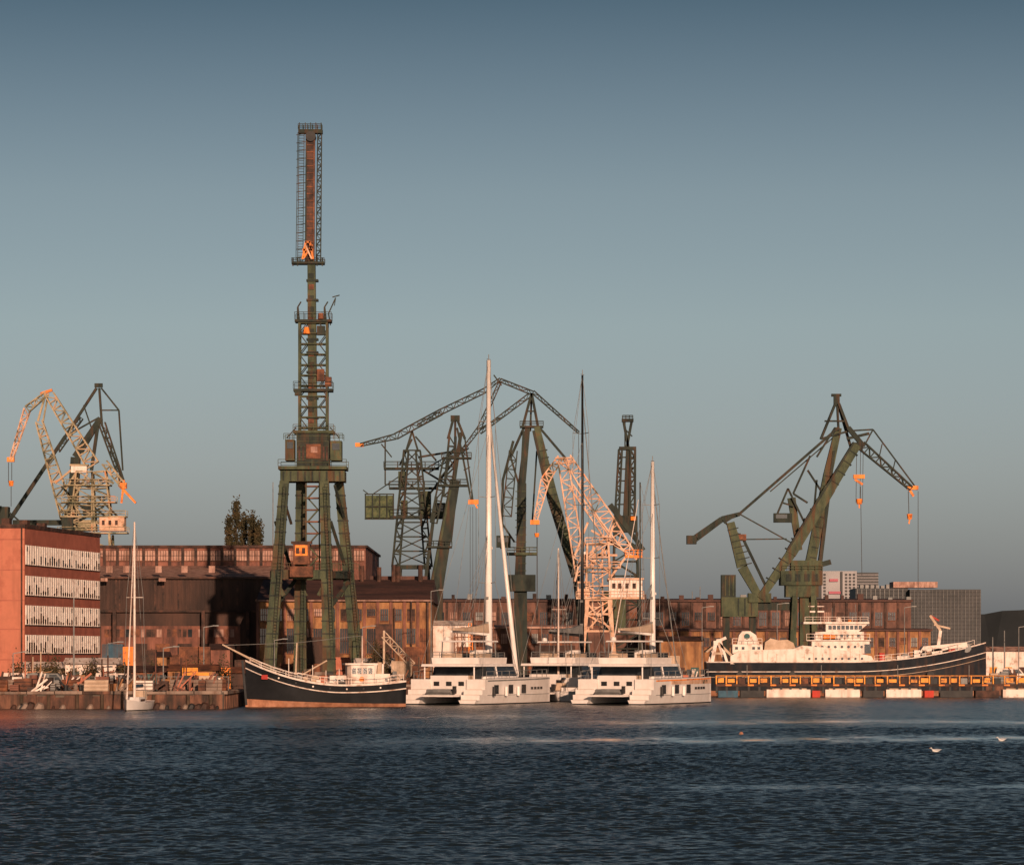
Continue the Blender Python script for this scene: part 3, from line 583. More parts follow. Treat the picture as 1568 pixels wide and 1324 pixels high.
for i in range(14):o.R('floor_band',dark,1393,906+i*5.6,1502,906.8+i*5.6,-1.2,-.1)
for i in range(11):o.R('mullion',grey,1314+i*7,901,1314.8+i*7,985,18.4,19.8)
for i in range(12):o.R('floor_band',dark,1312,904+i*6,1392,904.8+i*6,18.7,19.9)
for i in range(9):o.R('roof_unit',grey,1320+i*8,896-random.random()*3,1325+i*8,900,30,50)
o.finish()
# ---------------------------------------------------------------- trees
def leaves(o,part,mat,cx,cy,z0,z1,rfun,nclump,nleaf,size):
    vs=[];fs=[]
    for c in range(nclump):
        f=random.random()**.85;z=z0+(z1-z0)*f;r=rfun(f)*math.sqrt(random.random())*1.0;t=random.random()*6.28
        px,py=cx+r*math.cos(t),cy+r*math.sin(t);cr=.3+random.random()*.5
        for i in range(nleaf):
            p_=Vector((px+random.gauss(0,cr*.55),py+random.gauss(0,cr*.55),z+random.gauss(0,cr*1.3)))
            a=Vector((random.gauss(0,1),random.gauss(0,1),random.gauss(0,1))).normalized()*size*(.6+random.random()*.8);b_=a.orthogonal().normalized()*size*.7
            n=len(vs);vs+=[p_-a,p_+b_,p_+a,p_-b_];fs.append((n,n+1,n+2,n+3))
    o.add(part,mat,vs,fs)
for px,top,wd in((362,769,10),(374,790,8),(351,790,8),(386,790,9),(395,802,7)):
    Yt=690+random.random()*10;o=O('poplar_tree',Yt);cx=wx(px,Yt);zt=wz(top,Yt)
    o.cyl('trunk',bark,(cx,Yt,GZ),(cx,Yt,zt-2.0),.5,.06)
    for i in range(26):
        z=10+(zt-13)*i/26;t=i*2.4;r=wd*o.k*.7;o.cyl('limb',bark,(cx,Yt,z),(cx+math.cos(t)*r*.7,Yt+math.sin(t)*r*.7,z+3.0),.11,.03,5)
    R_=wd*o.k*.95
    leaves(o,'crown',leafm,cx,Yt,11,zt-.4,lambda f:R_*max(.12,(1.08-f))**.42*(.45+f if f<.55 else 1),105,26,.24);o.finish()
for px,Yt,hh in((62,425,2.2),(80,428,2.8),(185,424,2.0),(140,430,2.2),(300,440,2),(575,502,5),(588,503,4),(235,440,2),(30,428,2),(110,424,1.6),(340,430,2.4)):
    o=O('shrub',Yt);cx=wx(px,Yt)
    for i in range(6): o.cyl('stem',bark,(cx,Yt,GZ),(cx+random.gauss(0,1),Yt+random.gauss(0,.6),GZ+hh*.8),.05,.02,5)
    leaves(o,'crown',bushm,cx,Yt,GZ+.2,GZ+hh,lambda f:1.7*(1.1-f)+.3,30,26,.14);o.finish()
# ---------------------------------------------------------------- boats
def band(o,part,mat,xs,f0,f1):
    vs=[];n=len(xs)
    for s_ in(1,-1):
        for x in xs:
            z,b_=f0(x);z1,b1=f1(x);vs+=[(x,s_*b_,z),(x,s_*b1,z1)]
    fs=[(2*i,2*i+2,2*i+3,2*i+1) for i in range(n-1)]+[(2*n+2*i+1,2*n+2*i+3,2*n+2*i+2,2*n+2*i) for i in range(n-1)]+[(0,1,2*n+1,2*n)]
    o.add(part,mat,vs,fs)
def deck(o,part,mat,xs,f):
    vs=[]
    for x in xs: z,b_=f(x);vs+=[(x,b_,z),(x,-b_,z)]
    o.add(part,mat,vs,[(2*i,2*i+1,2*i+3,2*i+2) for i in range(len(xs)-1)])
def stanch(o,part,mat,pts,h=.8,t=.05):
    for i,p_ in enumerate(pts):
        p_=Vector(p_);o.beam(part,mat,p_,p_+Vector((0,0,h)),t)
        if i: 
            q=Vector(pts[i-1]);o.beam(part,mat,q+Vector((0,0,h)),p_+Vector((0,0,h)),t);o.beam(part,mat,q+Vector((0,0,h*.5)),p_+Vector((0,0,h*.5)),t*.7)
def catamaran(X0,Y0,yaw,Hm,mastm,mast=.28,genoa=True,trim=None):
    trim=trim or grey
    o=O('sailing_catamaran',433,XF(X0,Y0,0,yaw)); Lh=24
    xs=[0,.01,.8,.81,1.6,1.61,2.4,2.41,3.2,5,8,11,14,16,18,20,21.5,22.8,23.6,24]
    def zd(x): return .55 if x<=.8 else 1.15 if x<=1.6 else 1.75 if x<=2.4 else 2.95+.22*x/24
    def tw(x): return 1 if x<13 else max(.06,1-((x-13)/11)**1.8)
    for s_ in(1,-1):
        yc=3.6*s_
        h=O('h')
        band(h,'hull_bottom',dark,xs,lambda x:(-.7,.3*tw(x)),lambda x:(.14,.93*tw(x)))
        band(h,'hull',white,xs,lambda x:(.14,.93*tw(x)),lambda x:(min(1.1,zd(x)),1.14*tw(x)))
        band(h,'hull',white,xs,lambda x:(min(1.1,zd(x)),1.14*tw(x)),lambda x:(zd(x),1.2*tw(x)))
        band(h,'knuckle_line',grey,xs[8:],lambda x:(1.08,1.15*tw(x)+.01),lambda x:(1.14,1.16*tw(x)+.01))
        band(h,'sheer_stripe',trim,xs[8:],lambda x:(zd(x)-.28,1.21*tw(x)),lambda x:(zd(x)-.12,1.212*tw(x)))
        if trim is not grey: band(h,'painted_reflection_stripe',pale,xs[10:],lambda x:(2.35,1.195*tw(x)+.012),lambda x:(zd(x)-.3,1.2*tw(x)+.012))  # warm reflection on the hull side, painted in as a salmon band
        deck(h,'deck',white,xs,lambda x:(zd(x),1.2*tw(x)))
        for x0 in(5.0,9.2,13.0):
            for t_ in(1,-1):
                bb=1.19*tw(x0+.6); h.box('hull_window',glass,x0,x0+1.25,t_*bb-.03,t_*bb+.04,1.25,2.3)
        for i in range(4): h.box('porthole',glass,16+i*1.2,16.6+i*1.2,s_*1.2*tw(16.2+i*1.2)-.05,s_*1.2*tw(16.2+i*1.2)+.03,1.7,2.0)
        for x0 in(.8,1.6,2.4): h.box('step_tread',tan,x0-.7,x0-.1,-.9,.9,zd(x0)+.01,zd(x0)+.04)
        for (pt,mn),(v,f) in h.parts.items(): o.add(pt,bpy.data.materials[mn],[(a,b_+yc,c) for a,b_,c in v],f)
        stanch(o,'guard_rail',grey,[(x,yc+s_*1.1*tw(x),zd(x)) for x in(3,5.2,7.4,9.6,11.8,14,16.2,18.4,20.6,22.6)],.9,.06)
        for x in(4.5,8,11.5): o.cyl('fender',dark if (x>5)^(s_<0) else white,(x,yc+s_*1.42,1.0),(x,yc+s_*1.42,2.1),.2)
    o.prism('bridge_deck',white,[(3,1.1),(17.5,1.1),(18.5,2.2),(18.5,2.9),(3,2.9)],-2.5,2.5)
    o.box('cross_beam',grey,22.2,22.5,-3.4,3.4,2.45,2.7);o.slab('trampoline',dark,[(18.5,-2.6),(22.2,-3.1),(22.2,3.1),(18.5,2.6)],2.55,2.6)
    sal=[(5.5,-3.7),(14.5,-3.7),(16.8,-2.4),(17.6,0),(16.8,2.4),(14.5,3.7),(5.5,3.7)]
    def shr(pl,f,dx=0):return[(11+(x-11)*f+dx,y*f) for x,y in pl]
    o.slab('coaming',white,sal,2.92,3.3,shr(sal,.985));o.slab('saloon_glass',glass,shr(sal,.97),3.3,4.45,shr(sal,.9,-.2))
    for (x,y) in sal[1:-1]: o.beam('window_pillar',white,(11+(x-11)*.985,y*.985,3.25),(11+(x-11)*.92-.2,y*.92,4.5),.1)
    for x in(8.5,):
        for s_ in(1,-1): o.beam('window_pillar',white,(x,3.66*s_,3.25),(x,3.4*s_,4.5),.12)
    top=[(2.4,-3.5),(14,-3.5),(16.0,-2.2),(16.5,0),(16.0,2.2),(14,3.5),(2.4,3.5)]
    o.slab('coachroof',white,top,4.46,4.75,shr(top,.985))
    for s_ in(1,-1):
        o.cyl('cockpit_post',white,(2.8,3.2*s_,2.9),(2.8,3.2*s_,4.5),.09);o.box('cockpit_seat',tan,3.1,5.2,1.4*s_-.7,1.4*s_+.7,2.92,3.4)
    o.box('cockpit_bulkhead',glass,5.3,5.45,-3,3,2.92,4.4)
    o.box('davit_platform',white,-.9,2.6,-2.2,2.2,.95,1.15);o.box('stern_bulwark',white,2.7,2.95,-2.4,2.4,1.16,3.4)
    for y in(-1.6,0,1.6): o.box('bulwark_vent',dark,2.64,2.7,y-.35,y+.35,2.2,2.7)
    o.slab('tender',grey,[(-.6,-1.6),(1,-1.6),(1,1.4),(.2,2),(-.6,1.4)],1.2,1.6,[(-.4,-1.4),(.8,-1.4),(.8,1.2),(.2,1.7),(-.4,1.2)])
    o.cyl('tender_tube',grey,(-.6,-1.7,1.6),(-.6,1.3,1.6),.24);o.cyl('tender_tube',grey,(1,-1.7,1.6),(1,1.3,1.6),.24);o.box('outboard',dark,0,.5,-2,-1.7,1.3,2.2)
    fb=[(4.5,-3),(12.5,-3),(14,-1.8),(14,1.8),(12.5,3),(4.5,3)]
    o.slab('flybridge_coaming',white,fb,4.77,5.5,shr(fb,1.02));o.slab('flybridge_windscreen',glass,[(12,-2.8),(13.9,-1.7),(13.9,1.7),(12,2.8)],5.51,6.05)
    o.box('flybridge_seat',tan,6,9,-2.6,-1.2,5.51,6.0);o.box('flybridge_seat',tan,6,9,1.2,2.6,5.51,6.0);o.box('helm',white,10.5,11.2,-.9,.9,5.51,6.4)
    hd=[(5,-2.4),(11.5,-2.4),(12.3,0),(11.5,2.4),(5,2.4)]
    o.slab('hardtop',white,hd,7.35,7.52,shr(hd,.97))
    for x in(5.4,11.2):
        for s_ in(1,-1): o.beam('hardtop_post',grey,(x,2.2*s_,5.5),(x,2.1*s_,7.4),.12)
    stanch(o,'flybridge_rail',grey,[(4.5,-2.9,5.5),(4.5,-1.5,5.5),(4.5,0,5.5),(4.5,1.5,5.5),(4.5,2.9,5.5)],.7)
    for s_ in(1,-1): stanch(o,'flybridge_rail',grey,[(4.5+i*1.9,2.95*s_,5.5) for i in range(5)],.6)
    o.cyl('radar_dome',white,(5.6,1.6,7.55),(5.6,1.6,7.95),.35,.28,10);o.cyl('antenna',grey,(5.3,-1.8,7.5),(5.3,-1.8,10),.03);o.cyl('antenna',grey,(5.3,1.9,7.5),(5.3,1.9,9.5),.03)
    mx_=14
    o.cyl('mast',mastm,(mx_,0,4.7),(mx_,0,Hm),mast,mast*.55,12)
    o.cyl('masthead',grey,(mx_,0,Hm),(mx_,0,Hm+.7),.05);o.beam('masthead',grey,(mx_-.5,0,Hm+.1),(mx_+.5,0,Hm+.1),.07)
    for z in(9.5,12.5): o.box('mast_step',grey,mx_-mast-.12,mx_-mast,-.2,.2,z,z+.3)
    o.cyl('mast_radar',white,(mx_+.5,0,Hm*.45),(mx_+.5,0,Hm*.45+.3),.3,.25)
    for f in(.35,.6,.82):
        z=Hm*f
        for s_ in(1,-1): o.beam('spreader',mastm if mastm is carbon else grey,(mx_,0,z),(mx_-.5,1.1*s_,z+.1),.07)
    for s_ in(1,-1):
        o.cyl('shroud',grey,(mx_-1,4.4*s_,3),(mx_-.5,1.1*s_,Hm*.35),.035,n=4);o.cyl('shroud',grey,(mx_-.5,1.1*s_,Hm*.35),(mx_-.5,1.1*s_,Hm*.82),.03,n=4);o.cyl('shroud',grey,(mx_-.5,1.1*s_,Hm*.82),(mx_,0,Hm),.03,n=4)
        o.cyl('running_backstay',grey,(3,4.2*s_,3),(mx_,0,Hm*.8),.025,n=4)
    o.cyl('boom',mastm,(mx_,0,8.3),(3.5,0,8.6),.2,.16);o.prism('sail_bag',tan if mastm!=carbon else grey,[(3.8,8.7),(13.6,8.45),(13.4,9.6),(11,9.3),(8,9.1),(3.8,8.95)],-.28,.28)
    for i in range(5): o.beam('lazy_jack',grey,(5+i*1.8,0,9.0),(mx_,0,Hm*.5),.03)
    o.cyl('topping_lift',grey,(3.6,0,8.6),(mx_,0,Hm),.025,n=4)
    if genoa:
        o.cyl('furled_genoa',white,(22.3,0,3.2),(mx_+.3,0,Hm*.83),.32,.14,8);o.cyl('forestay',grey,(23.6,0,2.8),(mx_,0,Hm),.03,n=4)
    else: o.cyl('forestay',grey,(22.3,0,3.2),(mx_+.3,0,Hm*.9),.07,.05,6)
    o.finish(smooth=('mast','furled_genoa','boom'))
catamaran(-8.5,434.7,66,41.2,white,.46);catamaran(11.2,434.7,66,29.0,white,.38,False,orange)  # orange trim on the second one colours in a warm hull reflection
catamaran(3.3,463,66,41.5,carbon,.24,False)
def yacht(name,X0,Y0,yaw,Ln,Hm,hm=white,mastm=whited):
    o=O(name,400,XF(X0,Y0,0,yaw));xs=[Ln*i/12 for i in range(13)]
    hb=lambda x:Ln*.15*max(.03,math.sin(math.pi*min(1,(.25+.75*x/Ln)) )**.7) if x<Ln else .03
    zd=lambda x:Ln*.1+Ln*.03*(x/Ln-.4)**2*4
    band(o,'hull_bottom',dark,xs,lambda x:(-.5,hb(x)*.2),lambda x:(.1,hb(x)*.8));band(o,'hull',hm,xs,lambda x:(.1,hb(x)*.8),lambda x:(zd(x),hb(x)));deck(o,'deck',whited,xs,lambda x:(zd(x)-.02,hb(x)))
    z=zd(Ln*.5)
    o.slab('coachroof',hm,[(Ln*.35,-Ln*.09),(Ln*.65,-Ln*.08),(Ln*.78,-.2),(Ln*.78,.2),(Ln*.65,Ln*.08),(Ln*.35,Ln*.09)],z-.1,z+.55,[(Ln*.37,-Ln*.08),(Ln*.63,-Ln*.07),(Ln*.72,-.2),(Ln*.72,.2),(Ln*.63,Ln*.07),(Ln*.37,Ln*.08)])
    for s_ in(1,-1): o.box('cabin_window',glass,Ln*.4,Ln*.6,s_*Ln*.088-.03,s_*Ln*.088+.03,z+.12,z+.35)
    o.slab('sprayhood',tan,[(Ln*.28,-Ln*.09),(Ln*.38,-Ln*.08),(Ln*.38,Ln*.08),(Ln*.28,Ln*.09)],z+.3,z+1.2,[(Ln*.28,-Ln*.08),(Ln*.34,-Ln*.06),(Ln*.34,Ln*.06),(Ln*.28,Ln*.08)])
    o.cyl('mast',mastm,(Ln*.58,0,z),(Ln*.58,0,Hm),.15,.09);o.cyl('boom',mastm,(Ln*.58,0,z+1.5),(Ln*.15,0,z+1.6),.08);o.cyl('furled_mainsail',blue,(Ln*.56,0,z+1.7),(Ln*.18,0,z+1.75),.17)
    for s_ in(1,-1):
        o.beam('spreader',mastm,(Ln*.58,0,Hm*.6),(Ln*.56,.9*s_,Hm*.6),.05);o.cyl('shroud',grey,(Ln*.56,Ln*.14*s_,z),(Ln*.56,.9*s_,Hm*.6),.025,n=4);o.cyl('shroud',grey,(Ln*.56,.9*s_,Hm*.6),(Ln*.58,0,Hm),.025,n=4)
    o.cyl('furled_jib',whited,(Ln*.97,0,zd(Ln)),(Ln*.6,0,Hm*.92),.09,.04,6);o.cyl('backstay',grey,(0,0,zd(0)),(Ln*.58,0,Hm),.025,n=4)
    stanch(o,'guard_rail',grey,[(Ln*f,-hb(Ln*f)*.95,zd(Ln*f)) for f in(0,.2,.4,.6,.8,.98)],.6,.04)
    o.finish(smooth=('hull',))
yacht('moored_sailing_yacht',wx(225,398),396.5,262,8.5,6+195*.0708)
yacht('moored_sailing_yacht',wx(1058,480),478,160,12,wz(738,480),mastm=dgreen)
yacht('moored_sailing_yacht',wx(868,470),461,100,11,wz(840,470))
# black trawler
o=O('black_fishing_cutter',417,XF(wx(619,421),421.5,0,188.5));Ln=18.0;xs=[Ln*i/24 for i in range(25)]
hb=lambda x:2.4*min(1,(.72+x*.12))*(1 if x<9 else max(.02,1-((x-9)/9)**2.3))
sh=lambda x:2.45+ (2.75*((x-7)/11)**2 if x>7 else .45*((7-x)/7)**2)
band(o,'underwater_hull',boot,xs,lambda x:(-.6,hb(x)*.45),lambda x:(.35+.55*(x/Ln)**2,hb(x)*(.86 if x<15 else .8)))
band(o,'hull',blackp,xs,lambda x:(.35+.55*(x/Ln)**2,hb(x)*(.86 if x<15 else .8)),lambda x:(sh(x)-.75,hb(x)*.98))
band(o,'bulwark',blackp,xs,lambda x:(sh(x)-.75,hb(x)*.98),lambda x:(sh(x)-.12,hb(x)*1.04))
band(o,'rubbing_strake',whited,xs,lambda x:(sh(x)-.9,hb(x)*.985+.05),lambda x:(sh(x)-.78,hb(x)*.99+.07))
band(o,'gunwale',whited,xs,lambda x:(sh(x)-.12,hb(x)*1.04+.03),lambda x:(sh(x)+.08,hb(x)*1.04+.05))
deck(o,'deck',tan,xs,lambda x:(sh(x)-.8,hb(x)*.98))
o.beam('stem_post',blackp,(Ln-.1,0,.2),(Ln+.35,0,sh(Ln)),.25);o.box('nameplate',redp,15.6,16.3,hb(15.9)*.98+.2,hb(15.9)*.98+.28,3.1,3.6)
for i in range(7):
    x=3+i*1.9;o.cyl('scupper',dark if i%2 else whited,(x,hb(x)*1.0,sh(x)-.45),(x,hb(x)*1.0+.1,sh(x)-.45),.1)
o.slab('wheelhouse',whited,[(3.6,-1.4),(6.2,-1.5),(6.6,-1),(6.6,1),(6.2,1.5),(3.6,1.4)],1.7,4.7);o.box('wheelhouse_roof',whited,3.2,6.9,-1.7,1.7,4.7,4.9)
for i in range(4):o.box('wheelhouse_window',glass,3.8+i*.62,4.25+i*.62,1.44,1.53,3.7,4.35)
o.box('aft_cabin',whited,1.8,3.55,-1.3,1.3,1.7,3.7);o.box('fore_cabin',whited,6.7,8.6,-1.2,1.2,1.7,3.5);o.box('fish_hatch',whited,9.6,11.2,-.9,.9,1.6,2.7)
for x in(2.2,7.2,8.0): o.cyl('porthole',glass,(x,1.2,3.0),(x,1.36,3.0),.2,n=10)
o.cyl('funnel',tan,(2.9,0,3.7),(2.8,0,5.0),.3,.26);o.cyl('foremast',tan,(12.4,0,2),(12.2,0,7.2),.14,.08);o.cyl('mizzen_mast',whited,(4.8,0,4.9),(4.8,0,8),.1,.06)
o.cyl('derrick_boom',tan,(12.3,0,3.2),(8.8,0,5.2),.09);o.cyl('bowsprit',tan,(16.5,0,4.9),(20.6,0,7.0),.15,.08);o.cyl('stay',grey,(20.4,0,6.9),(12.2,0,7.2),.03,n=4);o.cyl('stay',grey,(12.2,0,7.2),(4.8,0,8),.03,n=4);o.cyl('stay',grey,(4.8,0,8),(.3,0,3),.03,n=4)
for s_ in(1,-1):
    stanch(o,'deck_railing',whited,[(x,s_*hb(x)*.98,sh(x)) for x in(.3,1.8,3.3,4.8,6.3,7.8,9.3,10.8,12.3)],.75,.055)
    stanch(o,'bow_railing',whited,[(x,s_*hb(x)*.98,sh(x)) for x in(12.3,13.6,15,16.3,17.5)],.6,.055)
o.cyl('windlass',dark,(14,-.6,3.2),(14,.6,3.2),.35);o.box('life_raft',orange,1,1.6,-.9,.2,2.2,2.7);o.cyl('lifebuoy',orange,(5,1.55,3.1),(5,1.62,3.1),.3,n=12)
o.cyl('net_drum',tan,(10.2,-1,3.1),(10.2,1,3.1),.45,n=12)
for i in range(22):
    x=1+random.random()*14;zz=sh(x)-.75;m_=random.choice([whited,tan,grey,whited,dark,whited])
    if i%2: o.box('deck_locker',m_,x,x+.5+random.random()*.5,.6,1.3,zz,zz+.9+random.random()*.8)
    else: o.cyl('coiled_rope_drum',m_,(x,.4,zz),(x,.4,zz+.8+random.random()*.6),.3)
for x in(7.5,9,10.5,13.2): o.cyl('deck_post',whited,(x,.9,sh(x)-.7),(x,.9,sh(x)+1.3+random.random()),.05)
o.finish(smooth=('hull',))
# right trawler
Yt=531.;o=O('stern_trawler',Yt,XF(wx(1080,Yt),Yt,0,0));k=Yt/F;Ln=40.0
def lx(px):return (px-1080)*k
def lz(py):return wz(py,Yt)
xs=[Ln*i/30 for i in range(31)]
hb=lambda x:4.0*min(1,.85+x*.03)*(1 if x<22 else max(.02,1-((x-22)/18)**2.4))
sh=lambda x:4.7+ (2.75*((x-20)/20)**2 if x>20 else 0)
band(o,'underwater_hull',boot,xs,lambda x:(-.8,hb(x)*.5),lambda x:(.7,hb(x)*.85))
band(o,'hull',navy,xs,lambda x:(.7,hb(x)*.85),lambda x:(sh(x)-1.1,hb(x)*.97));band(o,'bulwark',navy,xs,lambda x:(sh(x)-1.1,hb(x)*.97),lambda x:(sh(x),hb(x)*1.03))
band(o,'white_line',whited,xs,lambda x:(sh(x)-1.35,hb(x)*.965+.05),lambda x:(sh(x)-1.24,hb(x)*.97+.05));band(o,'gunwale_line',whited,xs,lambda x:(sh(x),hb(x)*1.03+.02),lambda x:(sh(x)+.15,hb(x)*1.03+.04))
band(o,'tan_line',tan,xs,lambda x:(sh(x)-2.1,hb(x)*.94+.05),lambda x:(sh(x)-2.04,hb(x)*.943+.05))
deck(o,'deck',grey,xs,lambda x:(sh(x)-.6,hb(x)))
pts=[(lx(1116),4.5),(lx(1335),4.9),(lx(1330),lz(1004)),(lx(1300),lz(997)),(lx(1260),lz(991)),(lx(1225),lz(988)),(lx(1212),lz(993)),(lx(1130),lz(996)),(lx(1116),lz(1004))]
o.prism('shelter_deck',whited,pts,-3.95,3.95)
for i in range(9): o.cyl('porthole',glass,(lx(1236+i*10),-3.9,lz(1008)),(lx(1236+i*10),-4.02,lz(1008)),.18,n=8)
for i in range(14): o.box('weld_seam',tan,lx(1130+i*14),lx(1130+i*14)+.05,-3.99,-3.955,5.0,lz(1000))
o.box('superstructure_level_1',whited,lx(1240),lx(1328),-3.4,3.4,lz(1000),lz(981));o.box('superstructure_level_2',whited,lx(1246),lx(1320),-3,3,lz(979.5),lz(967))
o.box('boat_deck',whited,lx(1232),lx(1330),-3.7,3.7,lz(981),lz(979.6))
o.prism('wheelhouse',whited,[(lx(1262),lz(966.9)),(lx(1312),lz(966.9)),(lx(1326),lz(955)),(lx(1262),lz(955))],-2.8,2.8);o.box('wheelhouse_roof',whited,lx(1228),lx(1328),-3.1,3.1,lz(955),lz(952))
for i in range(8):o.box('wheelhouse_window',glass,lx(1266+i*6.6),lx(1271+i*6.6),-2.86,-2.8,lz(963.5),lz(957.5))
for i in range(8):
    o.box('cabin_window',glass if i%3 else tan,lx(1250+i*8.5),lx(1254+i*8.5),-3.08,-3.0,lz(976),lz(971));o.cyl('porthole',glass,(lx(1246+i*10),-3.38,lz(990)),(lx(1246+i*10),-3.46,lz(990)),.2,n=8)
o.box('door',glass,lx(1330)-.9,lx(1330),-3.5,-3.4,lz(1000),lz(986))
stanch(o,'boat_deck_railing',whited,[(lx(1232+i*12),-3.7,lz(980)) for i in range(9)],.9,.06);stanch(o,'roof_railing',whited,[(lx(1230+i*12),-3.1,lz(952)) for i in range(9)],.7,.05)
stanch(o,'foredeck_railing',whited,[(lx(1335+i*13),-hb(lx(1335+i*13))*1.0,sh(lx(1335+i*13))) for i in range(13)],.9,.06)
o.box('lifeboat_cradle',drust,lx(1256),lx(1284),-3.6,-2.4,lz(979.5),lz(978));o.cyl('rescue_boat',orange,(lx(1258),-3.2,lz(975)),(lx(1276),-3.2,lz(975)),.4,.25,8)
o.cyl('radar_mast',green,(lx(1250),0,lz(952)),(lx(1250),0,lz(918)),.3,.12);o.beam('radar_scanner',whited,(lx(1240),0,lz(936)),(lx(1262),0,lz(936)),.22);o.beam('mast_yard',whited,(lx(1238),0,lz(928)),(lx(1262),0,lz(928)),.12);o.beam('mast_leg',green,(lx(1240),0,lz(922)),(lx(1240),0,lz(952)),.2);o.beam('mast_brace',green,(lx(1240),0,lz(940)),(lx(1250),0,lz(925)),.15)
o.cyl('satellite_dome',whited,(lx(1285),0,lz(952)),(lx(1285),0,lz(945)),.45,.3,10);o.cyl('searchlight',orange,(lx(1300),-1,lz(952)),(lx(1300),-1,lz(948)),.25)
o.cyl('antenna',grey,(lx(1310),0,lz(952)),(lx(1310),0,lz(925)),.04);o.cyl('antenna',grey,(lx(1275),1,lz(952)),(lx(1275),1,lz(930)),.04)
for s_ in(-3,3):
    o.beam('stern_gantry',whited,(lx(1088),s_,4.4),(lx(1094),s_,lz(984)),.5);o.beam('gantry_brace',whited,(lx(1112),s_,4.6),(lx(1100),s_,lz(978)),.35);o.beam('gantry_tie',tan,(lx(1090),s_,lz(1000)),(lx(1108),s_,lz(1000)),.3)
    o.beam('gantry_ladder',tan,(lx(1080),s_,lz(998)),(lx(1090),s_,lz(990)),.25)
o.beam('stern_gantry',whited,(lx(1094),-3.3,lz(984)),(lx(1094),3.3,lz(984)),.6);o.beam('stern_gantry',whited,(lx(1092),-3,lz(984)),(lx(1110),-3,lz(976)),.4)
o.beam('stern_gantry',tan,(lx(1098),-3,lz(984)),(lx(1118),-3,lz(1003)),.35)
# winch housing: stepped block with ventilator and railing
o.box('winch_house',whited,lx(1120),lx(1166),-2.6,2.0,lz(1000),lz(986));o.prism('winch_housing_upper',whited,[(lx(1128),lz(985.9)),(lx(1162),lz(985.9)),(lx(1157),lz(972)),(lx(1148),lz(966)),(lx(1136),lz(966)),(lx(1131),lz(972))],-1.2,1.2)
o.cyl('ventilator_mouth',teal,(lx(1143),-1.2,lz(974)),(lx(1143),-1.32,lz(974)),.42,n=12)
for x in(1124,1134,1150,1158): o.box('winch_house_window',glass,lx(x),lx(x)+.4,-2.66,-2.6,lz(994),lz(990))
stanch(o,'winch_house_railing',whited,[(lx(1120+i*9),-2.6,lz(986)) for i in range(6)],.8,.06)
o.prism('covered_net_store',tan,[(lx(1168),lz(997)),(lx(1216),lz(992)),(lx(1213),lz(984)),(lx(1204),lz(979)),(lx(1190),lz(980)),(lx(1178),lz(977)),(lx(1170),lz(983))],-2.4,2.4)
o.beam('deck_crane',whited,(lx(1435),0,6),(lx(1440),0,lz(965)),.45);o.beam('deck_crane',tan,(lx(1440),0,lz(965)),(lx(1424),0,lz(942)),.35);o.beam('deck_crane',tan,(lx(1430),0,lz(956)),(lx(1455),0,lz(962)),.25);o.beam('deck_crane',redp,(lx(1424),0,lz(942)),(lx(1438),0,lz(950)),.25)
for x in(1345,1358,1372,1385,1398,1410,1425,1450,1462,1478): 
    q=random.random(); z0=sh(lx(x))-.6
    if q<.6:o.box('deck_gear',random.choice([whited,tan,grey,redp,whited]),lx(x),lx(x)+.6+random.random(),-1.6,.2,z0,z0+1.0+random.random()*.9)
    else:o.cyl('deck_winch',random.choice([tan,grey,rust]),(lx(x),-1.5,z0+.7),(lx(x),.3,z0+.7),.7,n=10)
o.prism('forecastle',whited,[(lx(1405),6.0),(lx(1480),6.9),(lx(1478),7.6),(lx(1412),7.0)],-1.6,1.6)
for x in (1130,1210,1350,1420): o.cyl('tyre_fender',dark,(lx(x),-4.0,3.0),(lx(x),-4.25,3.0),.5,n=12)
o.finish(smooth=('hull',))
# ---------------------------------------------------------------- pontoon
Yp=511.;o=O('floating_pontoon',Yp)
a,b_=wx(1096,Yp),wx(1640,Yp)
o.box('walkway',drust,a,b_,Yp,Yp+2.4,1.5,1.8)
n=0;x=a
while x<b_:
    o.box('post',yellow,x,x+.16,Yp-.1,Yp+.06,1.81,2.9)
    if n%3!=2 : o.box('panel',yellow,x+.3,x+1.0+random.random()*.35,Yp-.04,Yp+.04,2.0,2.45+random.random()*.2)
    if n%3==2: o.box('locker',random.choice([dark,drust,rust,grey,dark]),x+.3,x+1.2,Yp+.4,Yp+1.2,1.81,2.6)
    o.box('bracket',dark,x,x+.3,Yp+.2,Yp+.5,.6,1.49)
    if n%2: o.box('edge_marker',orange,x,x+.8,Yp-.07,Yp-.003,1.55,1.75)
    if n%7==3: o.cyl('lamp_post',grey,(x,Yp+1.8,1.8),(x,Yp+1.8,4.4),.05)
    x+=1.2+random.random()*.5;n+=1
o.box('handrail',yellow,a,b_,Yp-.08,Yp+.04,2.9,2.98);o.box('back_handrail',rust,a,b_,Yp+2.3,Yp+2.38,2.8,2.9)
for i in range(60):
    x=a+(b_-a)*i/60; o.box('back_post',rust,x,x+.1,Yp+2.3,Yp+2.4,1.81,2.8)
for x0,x1,m_ in((1100,1130,blue),(1134,1170,dark),(1174,1241,whited),(1244,1256,redp),(1264,1317,whited),(1322,1353,dark),(1357,1411,whited),(1416,1430,redp),(1440,1490,dark),(1494,1530,drust),(1536,1600,whited)):
    o.box('float',m_,wx(x0,Yp),wx(x1,Yp),Yp+.1,Yp+2.2,-.3,1.05 if m_ is whited else .9)
    if m_ is whited:
        o.box('float_lid',tan,wx(x0,Yp)+.5,wx(x1,Yp)-.5,Yp+.4,Yp+1.8,1.06,1.2)
o.finish()
